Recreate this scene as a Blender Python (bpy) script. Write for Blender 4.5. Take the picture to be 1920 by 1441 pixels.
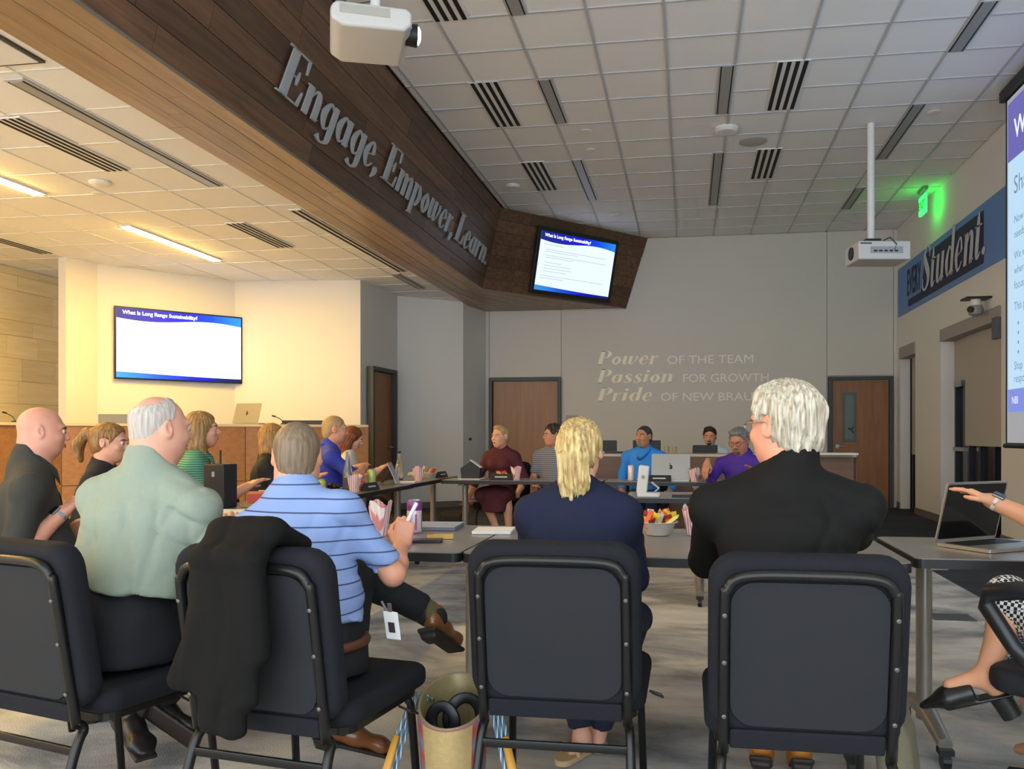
import bpy, math, random
import numpy as np
from mathutils import Matrix, Vector, Euler
for o in list(bpy.data.objects): bpy.data.objects.remove(o)
SC = bpy.context.scene
C = SC.collection
R = math.radians
# ------------------------------------------------------------------ camera
CAM_H = 1.18
cd = bpy.data.cameras.new('camera'); cam = bpy.data.objects.new('camera', cd); C.objects.link(cam)
cd.sensor_fit = 'HORIZONTAL'; cd.sensor_width = 36.0; cd.lens = 1580 / 1920 * 36
cd.shift_x = -80 / 1920; cd.shift_y = 95.5 / 1920
cam.location = (0, 0, CAM_H); cam.rotation_euler = (R(90), 0, R(9))
cd.clip_start = 0.05
SC.camera = cam
# ------------------------------------------------------------------ light and exposure
vs = SC.view_settings
vs.view_transform = 'Standard'; vs.look = 'None'; vs.gamma = 1.0; vs.use_curve_mapping = False
vs.exposure = 0.72
WORLD_STR = 2.8
LED_STR = 132.0
SCREEN_STR = 0.67
w = bpy.data.worlds.new('room_ambient'); SC.world = w; w.use_nodes = True
w.node_tree.nodes['Background'].inputs[0].default_value = (0.78, 0.88, 1.0, 1)
w.node_tree.nodes['Background'].inputs[1].default_value = WORLD_STR

# ------------------------------------------------------------------ geometry of the view -> points in the room
_s, _c = math.sin(R(9)), math.cos(R(9))
def ray(px, py):
    xc = (px - 1040) / 1580; yc = (816 - py) / 1580
    return Vector((-_s + xc * _c, _c + xc * _s, yc))
def at(px, py, Z): return Vector((0, 0, CAM_H)) + Z * ray(px, py)
def atz(px, py, z):
    r = ray(px, py); return Vector((0, 0, CAM_H)) + ((z - CAM_H) / r.z) * r

def on_y(px, Y, z):
    xc = (px - 1040) / 1580; Z = Y / (_c + xc * _s); return Vector((Z * (-_s + xc * _c), Y, z))
def on_x(px, X, z):
    xc = (px - 1040) / 1580; Z = X / (-_s + xc * _c); return Vector((X, Z * (_c + xc * _s), z))

# ------------------------------------------------------------------ helpers
def lin(c):
    if isinstance(c, str): c = tuple(int(c[i:i + 2], 16) / 255 for i in (0, 2, 4))
    return tuple((x / 12.92 if x <= .04045 else ((x + .055) / 1.055) ** 2.4) for x in c) + (1,)
def new_mat(name):
    m = bpy.data.materials.new(name); m.use_nodes = True
    nt = m.node_tree; b = nt.nodes['Principled BSDF']
    return m, nt, b
def N(nt, t, **k):
    n = nt.nodes.new(t)
    for a, v in k.items(): setattr(n, a, v)
    return n
MC = {}
def mat(name, col, rough=.55, metal=0., var=.06, scale=18., bump=0., bscale=120., spec=.5, stretch=None, trans=0., coat=0.):
    """procedural paint / cloth / plastic: noise-varied colour with optional fine relief"""
    if name in MC: return MC[name]
    m, nt, b = new_mat(name); c = lin(col)
    tc = N(nt, 'ShaderNodeTexCoord'); mp = N(nt, 'ShaderNodeMapping')
    nt.links.new(tc.outputs['Object'], mp.inputs[0])
    if stretch: mp.inputs['Scale'].default_value = stretch
    nz = N(nt, 'ShaderNodeTexNoise'); nz.inputs['Scale'].default_value = scale; nz.inputs['Detail'].default_value = 3
    nt.links.new(mp.outputs[0], nz.inputs[0])
    mx = N(nt, 'ShaderNodeMix', data_type='RGBA')
    mx.inputs[6].default_value = tuple(max(0, x * (1 - var)) for x in c[:3]) + (1,)
    mx.inputs[7].default_value = tuple(min(1, x * (1 + var)) for x in c[:3]) + (1,)
    nt.links.new(nz.outputs[0], mx.inputs[0]); nt.links.new(mx.outputs[2], b.inputs['Base Color'])
    b.inputs['Roughness'].default_value = rough; b.inputs['Metallic'].default_value = metal
    b.inputs['Specular IOR Level'].default_value = spec
    if trans: b.inputs['Transmission Weight'].default_value = trans
    if coat: b.inputs['Coat Weight'].default_value = coat
    if bump:
        n2 = N(nt, 'ShaderNodeTexNoise'); n2.inputs['Scale'].default_value = bscale; n2.inputs['Detail'].default_value = 4
        nt.links.new(mp.outputs[0], n2.inputs[0])
        bp = N(nt, 'ShaderNodeBump'); bp.inputs['Strength'].default_value = bump; bp.inputs['Distance'].default_value = .01
        nt.links.new(n2.outputs[0], bp.inputs['Height']); nt.links.new(bp.outputs[0], b.inputs['Normal'])
    MC[name] = m; return m
def emis(name, col, strength):
    if name in MC: return MC[name]
    m, nt, b = new_mat(name)
    b.inputs['Base Color'].default_value = (0, 0, 0, 1) if strength else lin(col)
    b.inputs['Emission Color'].default_value = lin(col); b.inputs['Emission Strength'].default_value = strength
    b.inputs['Roughness'].default_value = .4
    MC[name] = m; return m
def band_mat(name, col_a, col_b, axis, period, width, rough=.8, offset=0., soft=.25):
    """cloth with thin woven stripes of col_b across col_a along one object axis"""
    if name in MC: return MC[name]
    m, nt, b = new_mat(name)
    tc = N(nt, 'ShaderNodeTexCoord'); sp = N(nt, 'ShaderNodeSeparateXYZ'); nt.links.new(tc.outputs['Object'], sp.inputs[0])
    a = N(nt, 'ShaderNodeMath', operation='DIVIDE'); nt.links.new(sp.outputs[axis], a.inputs[0]); a.inputs[1].default_value = period
    f = N(nt, 'ShaderNodeMath', operation='FRACT'); nt.links.new(a.outputs[0], f.inputs[0])
    s = N(nt, 'ShaderNodeMath', operation='SUBTRACT'); nt.links.new(f.outputs[0], s.inputs[0]); s.inputs[1].default_value = .5
    ab = N(nt, 'ShaderNodeMath', operation='ABSOLUTE'); nt.links.new(s.outputs[0], ab.inputs[0])
    mr = N(nt, 'ShaderNodeMapRange'); nt.links.new(ab.outputs[0], mr.inputs[0])
    hw = width / period / 2
    mr.inputs[1].default_value = hw * (1 - soft); mr.inputs[2].default_value = hw * (1 + soft); mr.inputs[3].default_value = 1; mr.inputs[4].default_value = 0
    mx = N(nt, 'ShaderNodeMix', data_type='RGBA'); mx.inputs[6].default_value = lin(col_a); mx.inputs[7].default_value = lin(col_b)
    nt.links.new(mr.outputs[0], mx.inputs[0]); nt.links.new(mx.outputs[2], b.inputs['Base Color'])
    b.inputs['Roughness'].default_value = rough; b.inputs['Specular IOR Level'].default_value = .25
    nz = N(nt, 'ShaderNodeTexNoise'); nz.inputs['Scale'].default_value = 260; nt.links.new(tc.outputs['Object'], nz.inputs[0])
    bp = N(nt, 'ShaderNodeBump'); bp.inputs['Strength'].default_value = .2; bp.inputs['Distance'].default_value = .004
    nt.links.new(nz.outputs[0], bp.inputs['Height']); nt.links.new(bp.outputs[0], b.inputs['Normal'])
    MC[name] = m; return m
def check_mat(name, ca, cb, size):
    if name in MC: return MC[name]
    m, nt, b = new_mat(name)
    tc = N(nt, 'ShaderNodeTexCoord'); ck = N(nt, 'ShaderNodeTexChecker'); ck.inputs['Scale'].default_value = 1 / size
    ck.inputs[1].default_value = lin(ca); ck.inputs[2].default_value = lin(cb)
    nt.links.new(tc.outputs['Object'], ck.inputs[0]); nt.links.new(ck.outputs[0], b.inputs['Base Color']); b.inputs['Roughness'].default_value = .85
    MC[name] = m; return m
def wood_mat(name, ca, cb, axis='Y', rough=.5, rnd=.5):
    """grain stretched along one axis, tone varied plank by plank"""
    if name in MC: return MC[name]
    m, nt, b = new_mat(name)
    tc = N(nt, 'ShaderNodeTexCoord'); mp = N(nt, 'ShaderNodeMapping'); oi = N(nt, 'ShaderNodeObjectInfo')
    sc = {'X': (.6, 9, 9), 'Y': (9, .6, 9), 'Z': (9, 9, .6)}[axis]; mp.inputs['Scale'].default_value = sc
    nt.links.new(tc.outputs['Object'], mp.inputs[0])
    ml = N(nt, 'ShaderNodeMath', operation='MULTIPLY'); nt.links.new(oi.outputs['Random'], ml.inputs[0]); ml.inputs[1].default_value = 37
    cx = N(nt, 'ShaderNodeCombineXYZ'); [nt.links.new(ml.outputs[0], cx.inputs[i]) for i in range(3)]
    nt.links.new(cx.outputs[0], mp.inputs['Location'])
    nz = N(nt, 'ShaderNodeTexNoise'); nz.inputs['Scale'].default_value = 2.2; nz.inputs['Detail'].default_value = 6; nz.inputs['Distortion'].default_value = .6
    nt.links.new(mp.outputs[0], nz.inputs[0])
    mx = N(nt, 'ShaderNodeMix', data_type='RGBA'); mx.inputs[6].default_value = lin(ca); mx.inputs[7].default_value = lin(cb)
    cr = N(nt, 'ShaderNodeMapRange'); cr.inputs[1].default_value = .3; cr.inputs[2].default_value = .7; nt.links.new(nz.outputs[0], cr.inputs[0])
    nt.links.new(cr.outputs[0], mx.inputs[0])
    hs = N(nt, 'ShaderNodeHueSaturation'); nt.links.new(mx.outputs[2], hs.inputs['Color'])
    v = N(nt, 'ShaderNodeMapRange'); v.inputs[3].default_value = 1 - rnd / 2; v.inputs[4].default_value = 1 + rnd / 2
    nt.links.new(oi.outputs['Random'], v.inputs[0]); nt.links.new(v.outputs[0], hs.inputs['Value'])
    nt.links.new(hs.outputs[0], b.inputs['Base Color']); b.inputs['Roughness'].default_value = rough
    MC[name] = m; return m
def hair_mat(name, ca, cb, stretch=(60, 60, 5), rough=.45):
    if name in MC: return MC[name]
    m, nt, b = new_mat(name)
    tc = N(nt, 'ShaderNodeTexCoord'); mp = N(nt, 'ShaderNodeMapping'); mp.inputs['Scale'].default_value = stretch
    nt.links.new(tc.outputs['Object'], mp.inputs[0])
    nz = N(nt, 'ShaderNodeTexNoise'); nz.inputs['Scale'].default_value = 2.0; nz.inputs['Detail'].default_value = 5; nt.links.new(mp.outputs[0], nz.inputs[0])
    cr = N(nt, 'ShaderNodeMapRange'); cr.inputs[1].default_value = .32; cr.inputs[2].default_value = .68; nt.links.new(nz.outputs[0], cr.inputs[0])
    mx = N(nt, 'ShaderNodeMix', data_type='RGBA'); mx.inputs[6].default_value = lin(ca); mx.inputs[7].default_value = lin(cb)
    nt.links.new(cr.outputs[0], mx.inputs[0]); nt.links.new(mx.outputs[2], b.inputs['Base Color'])
    bp = N(nt, 'ShaderNodeBump'); bp.inputs['Strength'].default_value = .6; bp.inputs['Distance'].default_value = .006
    nt.links.new(nz.outputs[0], bp.inputs['Height']); nt.links.new(bp.outputs[0], b.inputs['Normal'])
    b.inputs['Roughness'].default_value = rough; b.inputs['Specular IOR Level'].default_value = .35
    MC[name] = m; return m
def skin_mat(name, col):
    if name in MC: return MC[name]
    m, nt, b = new_mat(name); c = lin(col)
    tc = N(nt, 'ShaderNodeTexCoord'); nz = N(nt, 'ShaderNodeTexNoise'); nz.inputs['Scale'].default_value = 22; nz.inputs['Detail'].default_value = 4
    nt.links.new(tc.outputs['Object'], nz.inputs[0])
    mx = N(nt, 'ShaderNodeMix', data_type='RGBA'); mx.inputs[6].default_value = (c[0], c[1] * .86, c[2] * .82, 1); mx.inputs[7].default_value = (min(1, c[0] * 1.06), c[1] * 1.06, c[2] * 1.06, 1)
    nt.links.new(nz.outputs[0], mx.inputs[0]); nt.links.new(mx.outputs[2], b.inputs['Base Color'])
    b.inputs['Roughness'].default_value = .5; b.inputs['Specular IOR Level'].default_value = .4
    b.inputs['Subsurface Weight'].default_value = .12; b.inputs['Subsurface Radius'].default_value = (.012, .004, .002); b.inputs['Subsurface Scale'].default_value = .6
    MC[name] = m; return m

def tag(o, label=None, cat=None, group=None, kind=None):
    if label: o['label'] = label
    if cat: o['category'] = cat
    if group: o['group'] = group
    if kind: o['kind'] = kind
    return o
def empty(name, loc=(0, 0, 0), rz=0., label=None, cat=None, group=None):
    o = bpy.data.objects.new(name, None); C.objects.link(o); o.location = loc; o.rotation_euler = (0, 0, rz); o.empty_display_size = .1
    return tag(o, label, cat, group)
def link(name, me, m=None, parent=None, smooth=False, loc=None, rot=None):
    o = bpy.data.objects.new(name, me); C.objects.link(o)
    if m is not None and not me.materials: me.materials.append(m)
    if parent is not None: o.parent = parent
    if loc is not None: o.location = loc
    if rot is not None: o.rotation_euler = rot
    if smooth: me.shade_smooth()
    return o
class MB:
    def __init__(s): s.v = []; s.f = []
    def add(s, vs, fs):
        n = len(s.v); s.v += [tuple(v) for v in vs]; s.f += [tuple(i + n for i in f) for f in fs]; return s
    def box(s, c, d, rot=None, ch=0.):
        """box of size d about c, optional chamfer on the vertical edges"""
        x, y, z = d[0] / 2, d[1] / 2, d[2] / 2
        if ch:
            p = [(-x + ch, -y), (x - ch, -y), (x, -y + ch), (x, y - ch), (x - ch, y), (-x + ch, y), (-x, y - ch), (-x, -y + ch)]
        else: p = [(-x, -y), (x, -y), (x, y), (-x, y)]
        n = len(p); vs = [Vector((a, b, -z)) for a, b in p] + [Vector((a, b, z)) for a, b in p]
        if rot is not None:
            M = rot if isinstance(rot, Matrix) else Euler(rot).to_matrix(); vs = [M @ v for v in vs]
        vs = [v + Vector(c) for v in vs]
        fs = [tuple(range(n))[::-1], tuple(range(n, 2 * n))] + [(i, (i + 1) % n, n + (i + 1) % n, n + i) for i in range(n)]
        return s.add(vs, fs)
    def prism(s, poly, z0, z1):
        n = len(poly); vs = [(a, b, z0) for a, b in poly] + [(a, b, z1) for a, b in poly]
        return s.add(vs, [tuple(range(n))[::-1], tuple(range(n, 2 * n))] + [(i, (i + 1) % n, n + (i + 1) % n, n + i) for i in range(n)])
    def quad(s, a, b, c, d): return s.add([a, b, c, d], [(0, 1, 2, 3)])
    def tube(s, pts, r, n=10, flat=1., closed=False, up=(0, 0, 1)):
        pts = [Vector(p) for p in pts]; m = len(pts); rs = r if isinstance(r, (list, tuple)) else [r] * m
        vs = []; fs = []
        for i, p in enumerate(pts):
            a = pts[(i - 1) % m] if (closed or i > 0) else p; b = pts[(i + 1) % m] if (closed or i < m - 1) else p
            t = (b - a).normalized(); u = Vector(up) - t * Vector(up).dot(t)
            if u.length < .05: u = Vector((1, 0, 0)) - t * t.x
            if u.length < .05: u = Vector((0, 1, 0))
            u.normalize(); q = t.cross(u)
            for k in range(n):
                a_ = 2 * math.pi * k / n; vs.append(p + (u * math.cos(a_) * flat + q * math.sin(a_)) * rs[i])
        for i in range(m if closed else m - 1):
            j = (i + 1) % m
            for k in range(n): fs.append((i * n + k, i * n + (k + 1) % n, j * n + (k + 1) % n, j * n + k))
        if not closed: fs += [tuple(range(n))[::-1], tuple((m - 1) * n + k for k in range(n))]
        return s.add(vs, fs)
    def cyl(s, a, b, r0, r1=None, n=16): return s.tube([a, b], [r0, r1 if r1 is not None else r0], n)
    def lathe(s, prof, c=(0, 0, 0), n=24, sx=1., sy=1.):
        vs = []; fs = []; m = len(prof)
        for r, z in prof:
            for k in range(n): a = 2 * math.pi * k / n; vs.append((c[0] + r * sx * math.cos(a), c[1] + r * sy * math.sin(a), c[2] + z))
        for i in range(m - 1):
            for k in range(n): fs.append((i * n + k, i * n + (k + 1) % n, (i + 1) * n + (k + 1) % n, (i + 1) * n + k))
        fs += [tuple(range(n))[::-1], tuple((m - 1) * n + k for k in range(n))]
        return s.add(vs, fs)
    def xf(s, M): s.v = [tuple(M @ Vector(v)) for v in s.v]; return s
    def mesh(s, name):
        me = bpy.data.meshes.new(name); me.from_pydata(s.v, [], s.f); me.update(); return me
    def build(s, name, m, parent=None, smooth=False, bevel=0., seg=2, auto=None, loc=None, rot=None):
        o = link(name, s.mesh(name), m, parent, smooth, loc, rot)
        if bevel:
            b = o.modifiers.new('bevel', 'BEVEL'); b.width = bevel; b.segments = seg; b.limit_method = 'ANGLE'; b.angle_limit = R(40)
            o.data.shade_smooth()
            wn = o.modifiers.new('wn', 'WEIGHTED_NORMAL')
        elif auto is not None:
            o.data.shade_smooth(); o.data.set_sharp_from_angle(angle=R(auto))
        return o
def rbox_poly(x0, y0, x1, y1, r, n=5):
    p = []
    for cx, cy, a0 in ((x1 - r, y0 + r, -90), (x1 - r, y1 - r, 0), (x0 + r, y1 - r, 90), (x0 + r, y0 + r, 180)):
        for k in range(n + 1): a = R(a0 + 90 * k / n); p.append((cx + r * math.cos(a), cy + r * math.sin(a)))
    return p
def dup(root, loc=None, rz=None, label=None, group=None):
    r = root.copy(); C.objects.link(r)
    if loc is not None: r.location = loc
    if rz is not None: r.rotation_euler = (0, 0, rz)
    if label: r['label'] = label
    if group: r['group'] = group
    for ch in list(root.children):
        c = ch.copy(); C.objects.link(c); c.parent = r
        for g in list(ch.children): d = g.copy(); C.objects.link(d); d.parent = c
    return r
def text_mesh(txt, size, ext=.0, align='LEFT', sx=1., bold=0.):
    cu = bpy.data.curves.new('t', 'FONT'); cu.body = txt; cu.size = size; cu.extrude = ext; cu.align_x = align; cu.offset = bold; cu.resolution_u = 3
    o = bpy.data.objects.new('t', cu); C.objects.link(o)
    dg = bpy.context.evaluated_depsgraph_get(); me = bpy.data.meshes.new_from_object(o.evaluated_get(dg))
    bpy.data.objects.remove(o); bpy.data.curves.remove(cu)
    if sx != 1.: me.transform(Matrix.Diagonal((sx, 1, 1, 1)))
    me.materials.clear(); return me
# fat-face italic lettering drawn stroke by stroke: (x, y, width) along each stroke
GL = {
 'E': (.74, [[(.2, 0, .2), (.2, 1, .2)], [(0, .982, .036), (.64, .982, .036)], [(0, .018, .036), (.66, .018, .036)], [(.25, .5, .03), (.44, .5, .03)], [(.61, .98, .07), (.635, .7, .012)], [(.63, .02, .08), (.67, .32, .012)], [(.45, .36, .012), (.44, .5, .07), (.45, .64, .012)]]),
 'L': (.70, [[(.2, 0, .2), (.2, 1, .2)], [(0, .982, .036), (.42, .982, .036)], [(0, .018, .036), (.62, .018, .036)], [(.59, .02, .08), (.63, .36, .012)]]),
 'P': (.70, [[(.2, 0, .2), (.2, 1, .2)], [(0, .982, .036), (.3, .982, .036)], [(0, .018, .036), (.4, .018, .036)], [(.25, .975, .04), (.47, .95, .07), (.57, .74, .2), (.47, .53, .07), (.25, .5, .04)]]),
 'S': (.62, [[(.5, .72, .02), (.48, .9, .06), (.3, .98, .05), (.13, .8, .15), (.28, .57, .2), (.46, .36, .2), (.46, .15, .14), (.28, .02, .05), (.1, .1, .06), (.06, .3, .02)]]),
 'n': (.60, [[(.14, 0, .16), (.14, .62, .16)], [(.02, .6, .03), (.14, .61, .03)], [(.2, .4, .03), (.31, .58, .05), (.42, .54, .13), (.45, .36, .16), (.45, 0, .16)], [(.45, .02, .05), (.57, .06, .03)]]),
 'm': (.90, [[(.14, 0, .16), (.14, .62, .16)], [(.02, .6, .03), (.14, .61, .03)], [(.2, .4, .03), (.31, .58, .05), (.41, .54, .13), (.44, .36, .16), (.44, 0, .16)], [(.5, .4, .03), (.61, .58, .05), (.71, .54, .13), (.74, .36, .16), (.74, 0, .16)], [(.74, .02, .05), (.86, .06, .03)]]),
 'g': (.58, [[(.38, .5, .03), (.24, .6, .06), (.11, .32, .16), (.22, .03, .06), (.38, .12, .03)], [(.45, .62, .16), (.45, -.08, .15), (.38, -.24, .08), (.22, -.29, .05), (.08, -.2, .13)]]),
 'a': (.60, [[(.38, .5, .03), (.24, .6, .06), (.11, .32, .16), (.22, .03, .06), (.38, .12, .03)], [(.45, .62, .16), (.45, 0, .16)], [(.45, .02, .05), (.57, .07, .03)]]),
 'd': (.60, [[(.38, .5, .03), (.24, .6, .06), (.11, .32, .16), (.22, .03, .06), (.38, .12, .03)], [(.45, 1, .16), (.45, 0, .16)], [(.45, .02, .05), (.57, .07, .03)], [(.32, .98, .03), (.45, .99, .03)]]),
 'e': (.52, [[(.12, .28, .03), (.42, .36, .03)], [(.41, .36, .1), (.36, .57, .07), (.24, .61, .05), (.11, .32, .16), (.2, .04, .08), (.32, .02, .05), (.45, .15, .03)]]),
 'p': (.60, [[(.14, .62, .16), (.14, -.28, .16)], [(0, -.28, .03), (.28, -.28, .03)], [(.02, .6, .03), (.14, .61, .03)], [(.2, .48, .03), (.33, .6, .06), (.46, .32, .16), (.33, .02, .06), (.2, .1, .03)]]),
 'o': (.56, [[(.27, .61, .05), (.12, .32, .16), (.27, .01, .05), (.43, .3, .16), (.27, .61, .05)]]),
 'w': (.80, [[(.12, .62, .16), (.12, .15, .15), (.2, .03, .06), (.34, .15, .03)], [(.4, .62, .16), (.4, .15, .15), (.48, .03, .06), (.62, .2, .04), (.7, .45, .09), (.66, .6, .1)]]),
 'r': (.46, [[(.14, 0, .16), (.14, .62, .16)], [(.02, .6, .03), (.14, .61, .03)], [(.2, .38, .03), (.28, .57, .05), (.38, .54, .14)]]),
 's': (.48, [[(.38, .46, .03), (.34, .57, .06), (.22, .6, .05), (.13, .47, .13), (.25, .33, .15), (.37, .16, .14), (.26, .02, .05), (.12, .05, .06), (.06, .17, .03)]]),
 'i': (.32, [[(.14, 0, .16), (.14, .62, .16)], [(.02, .6, .03), (.14, .61, .03)], [(.14, .02, .05), (.27, .07, .03)], [(.16, .76, .1), (.16, .83, .18), (.16, .9, .1)]]),
 't': (.38, [[(.15, .85, .05), (.15, .6, .16), (.15, .12, .16), (.23, .02, .07), (.34, .1, .03)], [(.0, .6, .035), (.33, .6, .035)]]),
 'u': (.62, [[(.14, .62, .16), (.14, .16, .16), (.22, .03, .07), (.38, .14, .03)], [(.45, .62, .16), (.45, 0, .16)], [(.45, .02, .05), (.58, .07, .03)], [(.02, .6, .03), (.14, .61, .03)]]),
 ',': (.32, [[(.12, .13, .08), (.13, .06, .18), (.13, -.02, .14), (.04, -.18, .02)]]),
 '.': (.30, [[(.13, .15, .08), (.13, .08, .18), (.13, .01, .08)]]),
}
def _cr(pts, n=6):
    if len(pts) == 2: return pts
    P = [pts[0]] + list(pts) + [pts[-1]]; out = []
    for i in range(1, len(P) - 2):
        for k in range(n):
            t = k / n
            out.append(tuple(.5 * (2 * P[i][j] + (P[i + 1][j] - P[i - 1][j]) * t + (2 * P[i - 1][j] - 5 * P[i][j] + 4 * P[i + 1][j] - P[i + 2][j]) * t * t + (3 * P[i][j] - P[i - 1][j] - 3 * P[i + 1][j] + P[i + 2][j]) * t ** 3) for j in range(3)))
    return out + [P[-2]]
def glyph(mb, ch, x0, size, shear, M, depth, xs=1.):
    """adds one letter as solid strokes; M maps (x, y, depth) of the lettering plane into the room"""
    adv, st = GL[ch]
    for q in st:
        p = _cr(q); n = len(p); top = []; bot = []
        for i, (x, y, wd) in enumerate(p):
            a, b = p[max(0, i - 1)], p[min(n - 1, i + 1)]
            tx, ty = b[0] - a[0], b[1] - a[1]; l = math.hypot(tx, ty) or 1; nx, ny = -ty / l, tx / l
            wd = max(wd, .03)
            for sgn, lst in ((1, top), (-1, bot)):
                xx, yy = x + sgn * nx * wd / 2, y + sgn * ny * wd / 2
                lst.append(((x0 + (xx * xs + yy * shear) * size), yy * size))
        vs = []; fs = []
        for i in range(n):
            vs += [M(*top[i], depth), M(*bot[i], depth), M(*top[i], 0), M(*bot[i], 0)]
        for i in range(n - 1):
            a, b = 4 * i, 4 * i + 4
            fs += [(a, a + 1, b + 1, b), (a + 2, b + 2, b + 3, a + 3), (a, b, b + 2, a + 2), (a + 1, a + 3, b + 3, b + 1)]
        e = 4 * (n - 1); fs += [(0, 2, 3, 1), (e, e + 1, e + 3, e + 2)]
        mb.add(vs, fs)
    return adv * size * xs
# ================================================================== the room
BK = 14.5; RX = 3.38; CZ = 4.556; LZ = 3.40
wallpaint = mat('wall_paint', 'e4e0d8', .8, var=.02, scale=3)
wallgrey = mat('acoustic_panel', 'd3cdc3', .85, var=.03, scale=60, bump=.05, bscale=300)
white = mat('white_paint', 'e4e2dc', .6, var=.02)
dark = mat('bronze_frame', '45443f', .5, var=.05)
black = mat('black_plastic', '141415', .45, var=.1)
tilem = mat('ceiling_tile', 'efeeec', .9, var=.03, scale=40, bump=.08, bscale=500)
gridm = mat('ceiling_grid', 'bcbcbc', .5, var=.02)
basem = mat('rubber_base', '6e675c', .6, var=.05)
# carpet: brushed grey broadloom with darker blue-grey drifts
m, nt, b = new_mat('carpet'); MC['carpet'] = m
tc = N(nt, 'ShaderNodeTexCoord'); mp = N(nt, 'ShaderNodeMapping'); mp.inputs['Scale'].default_value = (.9, 1.55, 1); mp.inputs['Rotation'].default_value = (0, 0, R(-14))
nt.links.new(tc.outputs['Object'], mp.inputs[0])
n1 = N(nt, 'ShaderNodeTexNoise'); n1.inputs['Scale'].default_value = 1.5; n1.inputs['Detail'].default_value = 7; n1.inputs['Roughness'].default_value = .6; n1.inputs['Distortion'].default_value = .5
nt.links.new(mp.outputs[0], n1.inputs[0])
cr = N(nt, 'ShaderNodeValToRGB'); e = cr.color_ramp.elements
e[0].position = .3; e[0].color = lin('6f7276'); e[1].position = .68; e[1].color = lin('e0ddd4')
x = e.new(.45); x.color = lin('aaaaa7'); x = e.new(.53); x.color = lin('c6c4bd')
nt.links.new(n1.outputs[0], cr.inputs[0])
n2 = N(nt, 'ShaderNodeTexNoise'); n2.inputs['Scale'].default_value = 160; n2.inputs['Detail'].default_value = 2; nt.links.new(tc.outputs['Object'], n2.inputs[0])
mx = N(nt, 'ShaderNodeMix', data_type='RGBA', blend_type='MULTIPLY'); mx.inputs[0].default_value = .18
# a darker border carpet runs round the walls
sp = N(nt, 'ShaderNodeSeparateXYZ'); nt.links.new(tc.outputs['Object'], sp.inputs[0])
g = N(nt, 'ShaderNodeMath', operation='GREATER_THAN'); nt.links.new(sp.outputs[1], g.inputs[0]); g.inputs[1].default_value = 9.25
g2 = N(nt, 'ShaderNodeMath', operation='GREATER_THAN'); nt.links.new(sp.outputs[0], g2.inputs[0]); g2.inputs[1].default_value = 2.1
g3 = N(nt, 'ShaderNodeMath', operation='MAXIMUM'); nt.links.new(g.outputs[0], g3.inputs[0]); nt.links.new(g2.outputs[0], g3.inputs[1])
bd = N(nt, 'ShaderNodeMix', data_type='RGBA'); nt.links.new(g3.outputs[0], bd.inputs[0]); nt.links.new(cr.outputs[0], bd.inputs[6])
dk = N(nt, 'ShaderNodeMix', data_type='RGBA'); dk.inputs[6].default_value = lin('2f343b'); dk.inputs[7].default_value = lin('5b5c5e'); nt.links.new(n1.outputs[0], dk.inputs[0])
nt.links.new(dk.outputs[2], bd.inputs[7])
nt.links.new(bd.outputs[2], mx.inputs[6]); nt.links.new(n2.outputs[0], mx.inputs[7]); nt.links.new(mx.outputs[2], b.inputs['Base Color'])
b.inputs['Roughness'].default_value = .95; b.inputs['Specular IOR Level'].default_value = .1
bp = N(nt, 'ShaderNodeBump'); bp.inputs['Strength'].default_value = .35; bp.inputs['Distance'].default_value = .01
nt.links.new(n2.outputs[0], bp.inputs['Height']); nt.links.new(bp.outputs[0], b.inputs['Normal'])
fl = MB().box((-2.6, 6, -.1), (13.2, 18, .2)).build('floor', m); tag(fl, kind='structure', label='grey streaked carpet floor of the board room')

def wall(name, pts, z0=0., z1=LZ + .08, th=.12, m=wallpaint, base=True):
    """a wall standing behind the line of points (thickness to the left of the walking direction)"""
    mb = MB(); bb = MB()
    for (ax, ay), (bx, by) in zip(pts[:-1], pts[1:]):
        d = Vector((bx - ax, by - ay)); l = d.length; d /= l; n = Vector((-d.y, d.x))
        mb.prism([(ax, ay), (bx, by), (bx + n.x * th, by + n.y * th), (ax + n.x * th, ay + n.y * th)], z0, z1)
        bb.prism([(ax, ay), (bx, by), (bx - n.x * .012, by - n.y * .012), (ax - n.x * .012, ay - n.y * .012)][::-1], 0., .1)
    o = mb.build(name, m); tag(o, kind='structure')
    if base: tag(bb.build(name.replace('wall', 'baseboard'), basem), kind='structure')
    return o
P1 = (-7.78, 9.44); P2 = (-7.66, 9.42); P3 = (-7.56, 9.86); P4 = (-6.45, 11.27); P5 = (-4.63, 11.47); P6 = (-4.58, 12.88); P7 = (-3.70, 13.62); P8 = (-3.53, BK)
wall('wall_alcove', [(-7.9, 10.9), P1, P2, P3, P4, P5][::1])
wall('wall_alcove_side', [P5, P6])
wall('wall_alcove_corner', [P6, P7, P8])
wl = wall('wall_left', [(-8.85, -2.5), (-8.85, 11.0)], base=False)
wall('wall_alcove_end', [(-8.85, 10.95), (-7.8, 10.95)])
# stone facing on the left wall, block by block
stm = wood_mat('limestone', 'e2cf9f', 'eddfba', 'Y', .8, .16)
random.seed(4)
zz = 0.; bi = 0
while zz < LZ - .02:
    hh = min(random.choice((.2, .3, .3, .4)), LZ - zz); yy = 6.6 + random.random() * .4
    while yy < 10.9:
        l = min(random.uniform(.5, 1.0), 10.93 - yy)
        if l > .1:
            o = MB().box((-8.83 + random.uniform(0, .006), yy + l / 2, zz + hh / 2), (.05, l - .004, hh - .004)).build('stone_block', stm, wl); bi += 1
        yy += l
    zz += hh
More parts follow.
